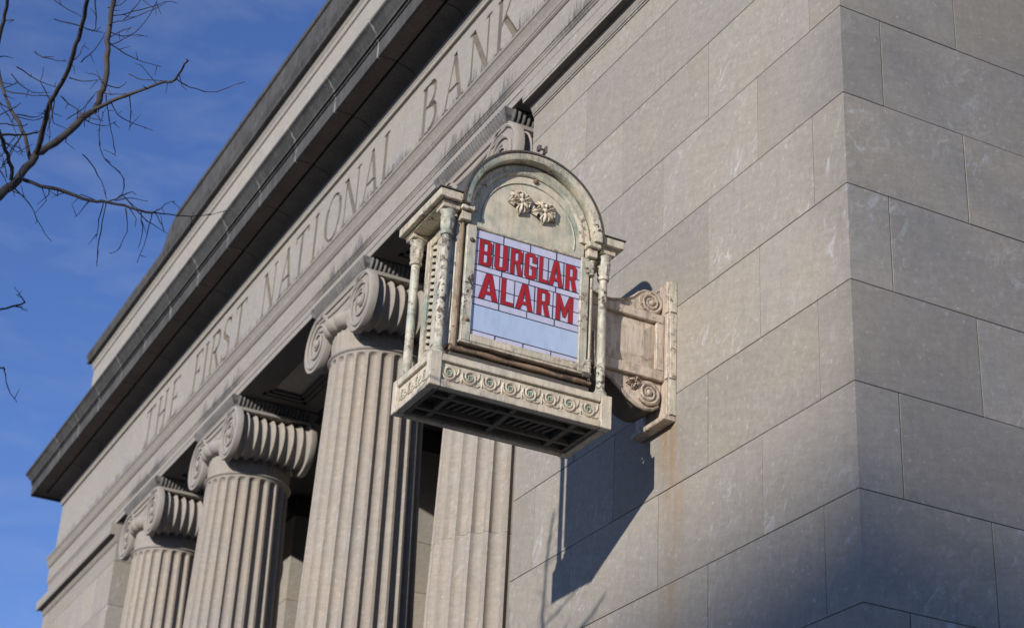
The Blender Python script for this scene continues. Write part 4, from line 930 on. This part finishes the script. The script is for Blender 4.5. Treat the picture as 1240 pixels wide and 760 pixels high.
TWIGS=[[(-0.518,-3.697,0.897,0.0033),(-0.525,-3.620,0.879,0.0029),(-0.514,-3.515,0.876,0.0024),(-0.484,-3.444,0.913,0.0019),(-0.455,-3.380,0.949,0.0015)],
[(-0.550,-3.688,0.147,0.0033),(-0.559,-3.573,0.169,0.0029),(-0.564,-3.472,0.203,0.0024),(-0.566,-3.385,0.246,0.0019),(-0.579,-3.330,0.283,0.0015)],
[(-0.709,-3.886,0.221,0.0033),(-0.663,-3.841,0.244,0.0031),(-0.617,-3.840,0.281,0.0029),(-0.578,-3.864,0.313,0.0026),(-0.553,-3.928,0.335,0.0024),(-0.524,-3.980,0.358,0.0022),(-0.479,-4.019,0.404,0.0019),(-0.424,-4.040,0.459,0.0017),(-0.375,-4.044,0.499,0.0015)],
[(-0.635,-3.828,0.238,0.0033),(-0.652,-3.754,0.187,0.0027),(-0.661,-3.662,0.141,0.0021),(-0.661,-3.583,0.115,0.0015)],
[(-0.712,-3.888,0.216,0.0033),(-0.869,-3.862,0.144,0.0027),(-1.006,-3.834,0.102,0.0021),(-1.128,-3.802,0.089,0.0015)],
[(-0.713,-3.905,0.221,0.0033),(-0.891,-3.876,0.221,0.0024),(-1.076,-3.839,0.205,0.0015)],
[(-0.658,-3.805,0.188,0.0033),(-0.619,-3.791,0.045,0.0027),(-0.574,-3.818,-0.075,0.0021),(-0.512,-3.875,-0.152,0.0015)],
[(-0.553,-3.699,0.145,0.0033),(-0.506,-3.715,-0.009,0.0024),(-0.470,-3.744,-0.181,0.0015)],
[(-0.642,-3.845,0.231,0.0033),(-0.464,-3.835,0.171,0.0024),(-0.310,-3.838,0.074,0.0015)],
[(-0.550,-3.688,0.147,0.0033),(-0.499,-3.655,0.173,0.0024),(-0.456,-3.621,0.185,0.0015)],
[(-0.120,-4.404,0.844,0.0033),(0.028,-4.363,0.718,0.0024),(0.181,-4.309,0.595,0.0015)],
[(-0.226,-4.371,0.811,0.0033),(-0.198,-4.259,0.798,0.0024),(-0.168,-4.147,0.784,0.0015)],
[(-0.002,-4.243,0.854,0.0033),(-0.102,-4.198,0.771,0.0027),(-0.154,-4.199,0.766,0.0021),(-0.190,-4.225,0.792,0.0015)],
[(-0.424,-4.400,0.739,0.0033),(-0.350,-4.336,0.675,0.0024),(-0.260,-4.263,0.634,0.0015)],
[(-1.126,-4.381,1.082,0.0033),(-1.192,-4.245,1.083,0.0024),(-1.244,-4.131,1.107,0.0015)],
[(-1.073,-4.404,0.996,0.0033),(-1.109,-4.344,0.973,0.0027),(-1.133,-4.274,0.966,0.0021),(-1.132,-4.193,0.994,0.0015)],
[(-1.044,-4.426,0.870,0.0033),(-0.861,-4.307,0.777,0.0024),(-0.678,-4.236,0.691,0.0015)],
[(-0.598,-4.255,0.610,0.0033),(-0.596,-4.286,0.650,0.0027),(-0.588,-4.321,0.700,0.0021),(-0.567,-4.324,0.762,0.0015)],
[(-0.462,-4.217,0.681,0.0033),(-0.372,-4.165,0.628,0.0024),(-0.265,-4.090,0.596,0.0015)],
[(-0.350,-4.189,0.715,0.0033),(-0.276,-4.152,0.755,0.0024),(-0.196,-4.134,0.807,0.0015)],
[(-0.576,-4.221,0.637,0.0033),(-0.537,-4.160,0.575,0.0027),(-0.491,-4.083,0.519,0.0021),(-0.433,-4.025,0.483,0.0015)],
[(-0.937,-4.116,0.744,0.0033),(-0.955,-4.043,0.844,0.0024),(-0.955,-3.987,0.975,0.0015)],
[(-0.878,-4.008,1.332,0.0033),(-0.832,-3.942,1.354,0.0027),(-0.779,-3.874,1.383,0.0021),(-0.712,-3.790,1.425,0.0015)],
[(-0.931,-3.975,1.247,0.0033),(-0.839,-3.923,1.246,0.0029),(-0.726,-3.873,1.272,0.0024),(-0.607,-3.850,1.313,0.0019),(-0.520,-3.856,1.317,0.0015)],
[(-0.924,-3.975,1.258,0.0033),(-0.941,-3.891,1.232,0.0027),(-0.941,-3.779,1.221,0.0021),(-0.938,-3.690,1.220,0.0015)],
[(-0.898,-3.996,1.402,0.0033),(-0.916,-3.892,1.480,0.0027),(-0.897,-3.734,1.593,0.0021),(-0.939,-3.660,1.643,0.0015)],
[(-0.845,-3.939,1.363,0.0033),(-0.726,-3.912,1.387,0.0024),(-0.627,-3.912,1.390,0.0015)],
[(-0.675,-3.895,0.943,0.0033),(-0.576,-3.837,0.871,0.0024),(-0.457,-3.761,0.823,0.0015)],
[(-0.918,-3.958,0.948,0.0033),(-0.867,-3.910,0.930,0.0024),(-0.804,-3.841,0.923,0.0015)],
[(-0.943,-3.953,1.015,0.0033),(-1.073,-3.856,1.111,0.0024),(-1.195,-3.804,1.232,0.0015)],
[(-0.948,-4.002,0.583,0.0033),(-1.074,-3.906,0.594,0.0027),(-1.209,-3.825,0.591,0.0021),(-1.345,-3.769,0.594,0.0015)],
[(-0.725,-3.867,0.858,0.0033),(-0.831,-3.824,0.810,0.0024),(-0.926,-3.801,0.782,0.0015)],
[(-0.820,-3.930,0.841,0.0033),(-0.977,-3.825,0.867,0.0024),(-1.095,-3.644,0.928,0.0015)],
[(-0.920,-3.948,0.943,0.0033),(-1.053,-3.885,0.889,0.0027),(-1.189,-3.809,0.823,0.0021),(-1.289,-3.773,0.827,0.0015)],
[(-0.958,-4.290,0.298,0.0033),(-0.947,-4.212,0.229,0.0027),(-0.954,-4.131,0.126,0.0021),(-0.943,-4.074,0.060,0.0015)],
[(-0.920,-4.326,0.267,0.0033),(-0.780,-4.302,0.175,0.0024),(-0.635,-4.275,0.091,0.0015)],
[(-0.949,-4.175,-0.648,0.0033),(-1.033,-4.126,-0.704,0.0024),(-1.104,-4.065,-0.734,0.0015)],
[(-1.029,-4.422,0.715,0.0033),(-1.006,-4.356,0.784,0.0024),(-1.015,-4.338,0.810,0.0015)],
[(-0.849,-4.383,0.342,0.0033),(-0.755,-4.366,0.391,0.0024),(-0.663,-4.344,0.432,0.0015)],
[(-0.834,-4.404,0.374,0.0033),(-0.702,-4.388,0.378,0.0024),(-0.579,-4.384,0.367,0.0015)],
[(-0.707,-4.452,0.476,0.0033),(-0.656,-4.363,0.468,0.0024),(-0.612,-4.334,0.463,0.0015)],
[(-0.899,-4.346,0.310,0.0033),(-0.855,-4.379,0.370,0.0024),(-0.830,-4.409,0.394,0.0015)],
[(-0.598,-4.255,0.610,0.0033),(-0.573,-4.245,0.472,0.0024),(-0.535,-4.235,0.352,0.0015)],
[(-0.589,-4.243,0.623,0.0033),(-0.570,-4.242,0.494,0.0024),(-0.531,-4.255,0.399,0.0015)],
[(-0.774,-4.426,0.418,0.0033),(-0.753,-4.349,0.405,0.0024),(-0.742,-4.308,0.380,0.0015)],
[(-1.006,-4.348,0.737,0.0033),(-1.112,-4.232,0.817,0.0024),(-1.203,-4.187,0.935,0.0015)],
[(-1.012,-4.354,0.729,0.0033),(-1.030,-4.261,0.746,0.0024),(-1.034,-4.205,0.793,0.0015)],
[(-0.861,-4.389,0.323,0.0033),(-0.806,-4.354,0.236,0.0024),(-0.743,-4.349,0.168,0.0015)],
[(-0.882,-4.316,0.572,0.0033),(-0.877,-4.354,0.413,0.0024),(-0.838,-4.392,0.310,0.0015)],
[(-0.881,-4.023,1.433,0.0033),(-0.838,-3.976,1.450,0.0024),(-0.783,-3.932,1.484,0.0015)],
[(-1.078,-4.428,0.815,0.0033),(-1.013,-4.357,0.679,0.0024),(-0.976,-4.279,0.492,0.0015)],
[(-0.605,-3.744,0.166,0.0033),(-0.534,-3.739,0.042,0.0024),(-0.476,-3.751,-0.101,0.0015)],
[(-0.764,-3.955,0.240,0.0033),(-0.804,-3.986,0.191,0.0024),(-0.829,-4.007,0.164,0.0015)],
[(-0.738,-4.207,-0.420,0.0033),(-0.590,-4.198,-0.499,0.0024),(-0.441,-4.202,-0.574,0.0015)],
[(-0.670,-4.184,-0.426,0.0033),(-0.658,-4.204,-0.411,0.0024),(-0.653,-4.229,-0.408,0.0015)],
[(-0.550,-3.688,0.147,0.0033),(-0.512,-3.659,0.087,0.0024),(-0.481,-3.647,0.022,0.0015)],
[(-0.696,-3.855,0.233,0.0033),(-0.739,-3.765,0.297,0.0024),(-0.794,-3.679,0.338,0.0015)],
[(-0.910,-4.043,0.769,0.0033),(-0.968,-3.978,0.784,0.0027),(-1.006,-3.897,0.824,0.0021),(-1.040,-3.853,0.883,0.0015)],
[(-0.364,-4.239,0.705,0.0033),(-0.399,-4.199,0.783,0.0024),(-0.425,-4.175,0.876,0.0015)],
[(-0.939,-3.964,1.024,0.0033),(-0.994,-3.994,1.087,0.0024),(-1.065,-4.043,1.132,0.0015)],
[(-0.909,-3.983,1.282,0.0033),(-0.828,-3.934,1.297,0.0024),(-0.770,-3.905,1.282,0.0015)],
[(-0.895,-3.995,1.305,0.0033),(-0.925,-3.918,1.322,0.0027),(-0.940,-3.858,1.364,0.0021),(-0.960,-3.785,1.393,0.0015)]]

TX, TY = LIMBS[0][0][0] - .45, LIMBS[0][0][1] - .55
tree = empty('bare_tree', (TX, TY, GZ)); tag(tree, 'leafless street tree reaching grey branches into the blue sky', 'tree')
def tb(m, name, mat): return m.build(name, mat, tree, 60, lambda p: (p[0] - TX, p[1] - TY, p[2] - GZ))
trunk = [(TX, TY, GZ - .05, .19), (TX + .02, TY + .02, GZ + .4, .15), (TX + .08, TY + .1, -3.7, .115), (TX + .06, TY + .14, -2.0, .09), (TX + .15, TY + .22, -.4, .07), (TX + .3, TY + .40, .35, .05), LIMBS[0][0]]
tb(MB().tube(trunk, 12), 'trunk', 'bark')
def smooth_pts(L):
    out = []
    for i in range(len(L) - 1):
        p0, p1, p2, p3 = L[max(i - 1, 0)], L[i], L[i + 1], L[min(i + 2, len(L) - 1)]
        for k_ in range(3):
            t = k_ / 3; out.append(tuple(.5 * ((2 * b) + (-a + c) * t + (2 * a - 5 * b + 4 * c - d) * t * t + (-a + 3 * b - 3 * c + d) * t ** 3) for a, b, c, d in zip(p0, p1, p2, p3)))
    out.append(L[-1]); return out
rn = random.Random(5)
for i, L in enumerate(LIMBS):
    if i == 6: L = [(TX + .28, TY + .38, .35, .022), (TX + .2, TY + .5, 1.1, .018)] + L
    if i in (7, 8): L = [(TX + .12, TY + .2, -.8 - .3 * (i - 7), .022), (TX + .2, TY + .4, -.1 - .3 * (i - 7), .014)] + L
    sp = smooth_pts(L)
    sp = [(x_ + rn.uniform(-.006, .006), y_ + rn.uniform(-.006, .006), z_ + rn.uniform(-.006, .006), max(.0035, r_) * rn.uniform(.92, 1.12)) for x_, y_, z_, r_ in sp]
    tb(MB().tube(sp, 8), 'limb', 'bark')
m = MB()
for L in TWIGS:
    sp = smooth_pts([(a, b, c, d * .95) for a, b, c, d in L])
    m.tube([(a + rn.uniform(-.004, .004), b + rn.uniform(-.004, .004), c + rn.uniform(-.004, .004), d * rn.uniform(.8, 1.25)) for a, b, c, d in sp], 5)
    for q in sp[2:-1:3]:      # short side spurs
        if rn.random() < .6:
            dv = Vector((rn.gauss(0, 1), rn.gauss(0, 1), rn.gauss(0, 1))).normalized() * rn.uniform(.02, .09); m.tube([(q[0], q[1], q[2], .0022), (q[0] + dv.x, q[1] + dv.y, q[2] + dv.z, .0011)], 4)
for L in LIMBS[:6]:
    for q in smooth_pts(L)[3:-4]:
        if rn.random() < .30:
            dv = Vector((rn.gauss(0, 1), rn.gauss(0, 1), rn.gauss(-.3, 1))).normalized() * rn.uniform(.04, .15); k1 = Vector((rn.gauss(0, 1), rn.gauss(0, 1), rn.gauss(0, 1))) * .02
            m.tube([(q[0], q[1], q[2], .003), (q[0] + dv.x * .5 + k1.x, q[1] + dv.y * .5 + k1.y, q[2] + dv.z * .5 + k1.z, .0024), (q[0] + dv.x, q[1] + dv.y, q[2] + dv.z, .0012)], 4)
tag(tb(m, 'twigs', 'twig'), kind='stuff')

# ================================================================== BLOCK ACROSS THE JUNCTION (out of frame; its roofline shades the lower corner)
P0 = Vector((0, 0, -.33)) + Vector((.64, -1.0, .325)) * 108
ang = R_(45)
tower = empty('apartment_block', (P0.x, P0.y, GZ)); tower.rotation_euler = (0, 0, ang)
tag(tower, 'tan brick apartment block across the road junction, outside the picture', 'building')
hh = P0.z - GZ
MB().box(-34, 34, -16, -.3, 0, hh - .6).build('wall', 'brick', tower)
MB().box(-34.4, 34.4, -16.4, 0, hh - .6, hh, .03).build('roof_cornice', 'plain', tower)
wm = MB().box(-.75, .75, -.32, -.22, 0, 1.9).mesh('window', 'win'); wf = MB().box(-.95, .95, -.31, -.15, -.18, 0, .02).mesh('sill', 'plain')
for fl in range(11):
    for c_ in range(16):
        o = obj('window', wm, tower, (-31 + c_ * 4.13, 0, 1.6 + fl * 3.4)); obj('sill', wf, o)

# unseen tree added behind the viewer so its twigs thin the sun on the corner
base_ = Vector((0, .0, 1.1)) + Vector((1, .64, 0)).normalized() * 2.0 + Vector((.64, -1.0, .325)) * 30
shade_tree = empty('bare_tree', (base_.x, base_.y, GZ)); tag(shade_tree, 'added leafless tree outside the picture, thinning the sun on the side wall', 'tree')
cz = base_.z - GZ; rn = random.Random(21)
MB().tube([(0, 0, -.05, .24), (.02, .02, .5, .19), (.05, -.04, cz * .35, .16), (0, 0, cz * .6, .10), (.05, .05, cz * .85, .05), (0, .1, cz + 1.6, .015)], 12).build('trunk', 'bark', shade_tree, 60)
lm, tw = MB(), MB()
A_ = Vector((.64, -1, .325)).normalized()
for i in range(7):
    a = rn.uniform(0, 6.283); h = cz * rn.uniform(.5, .9); L = rn.uniform(1.3, 2.3)
    e = Vector((L * math.cos(a), L * math.sin(a), h + rn.uniform(.7, 1.9)))
    lm.tube([(0, 0, h, .035), (e.x * .5, e.y * .5, h + (e.z - h) * .4, .022), (e.x, e.y, e.z, .010)], 6)
lm.build('limb', 'bark', shade_tree, 60)
N2 = 4200
for i in range(N2):
    while True:
        p = Vector((rn.uniform(-1, 1), rn.uniform(-1, 1), rn.uniform(-1, 1)))
        if p.length < 1: break
    c = Vector((p.x * 2.3, p.y * 2.3, cz + p.z * 3.2)); d = Vector((rn.gauss(0, 1), rn.gauss(0, 1), rn.gauss(.5, 1))).normalized()
    L = rn.uniform(.3, .7); q = c + d * L * .5 + Vector((0, 0, .05)); e = c + d * L
    tw.tube([(*c, .0046), (*q, .0034), (*e, .002)], 3)
tag(tw.build('twigs', 'twig', shade_tree), kind='stuff')
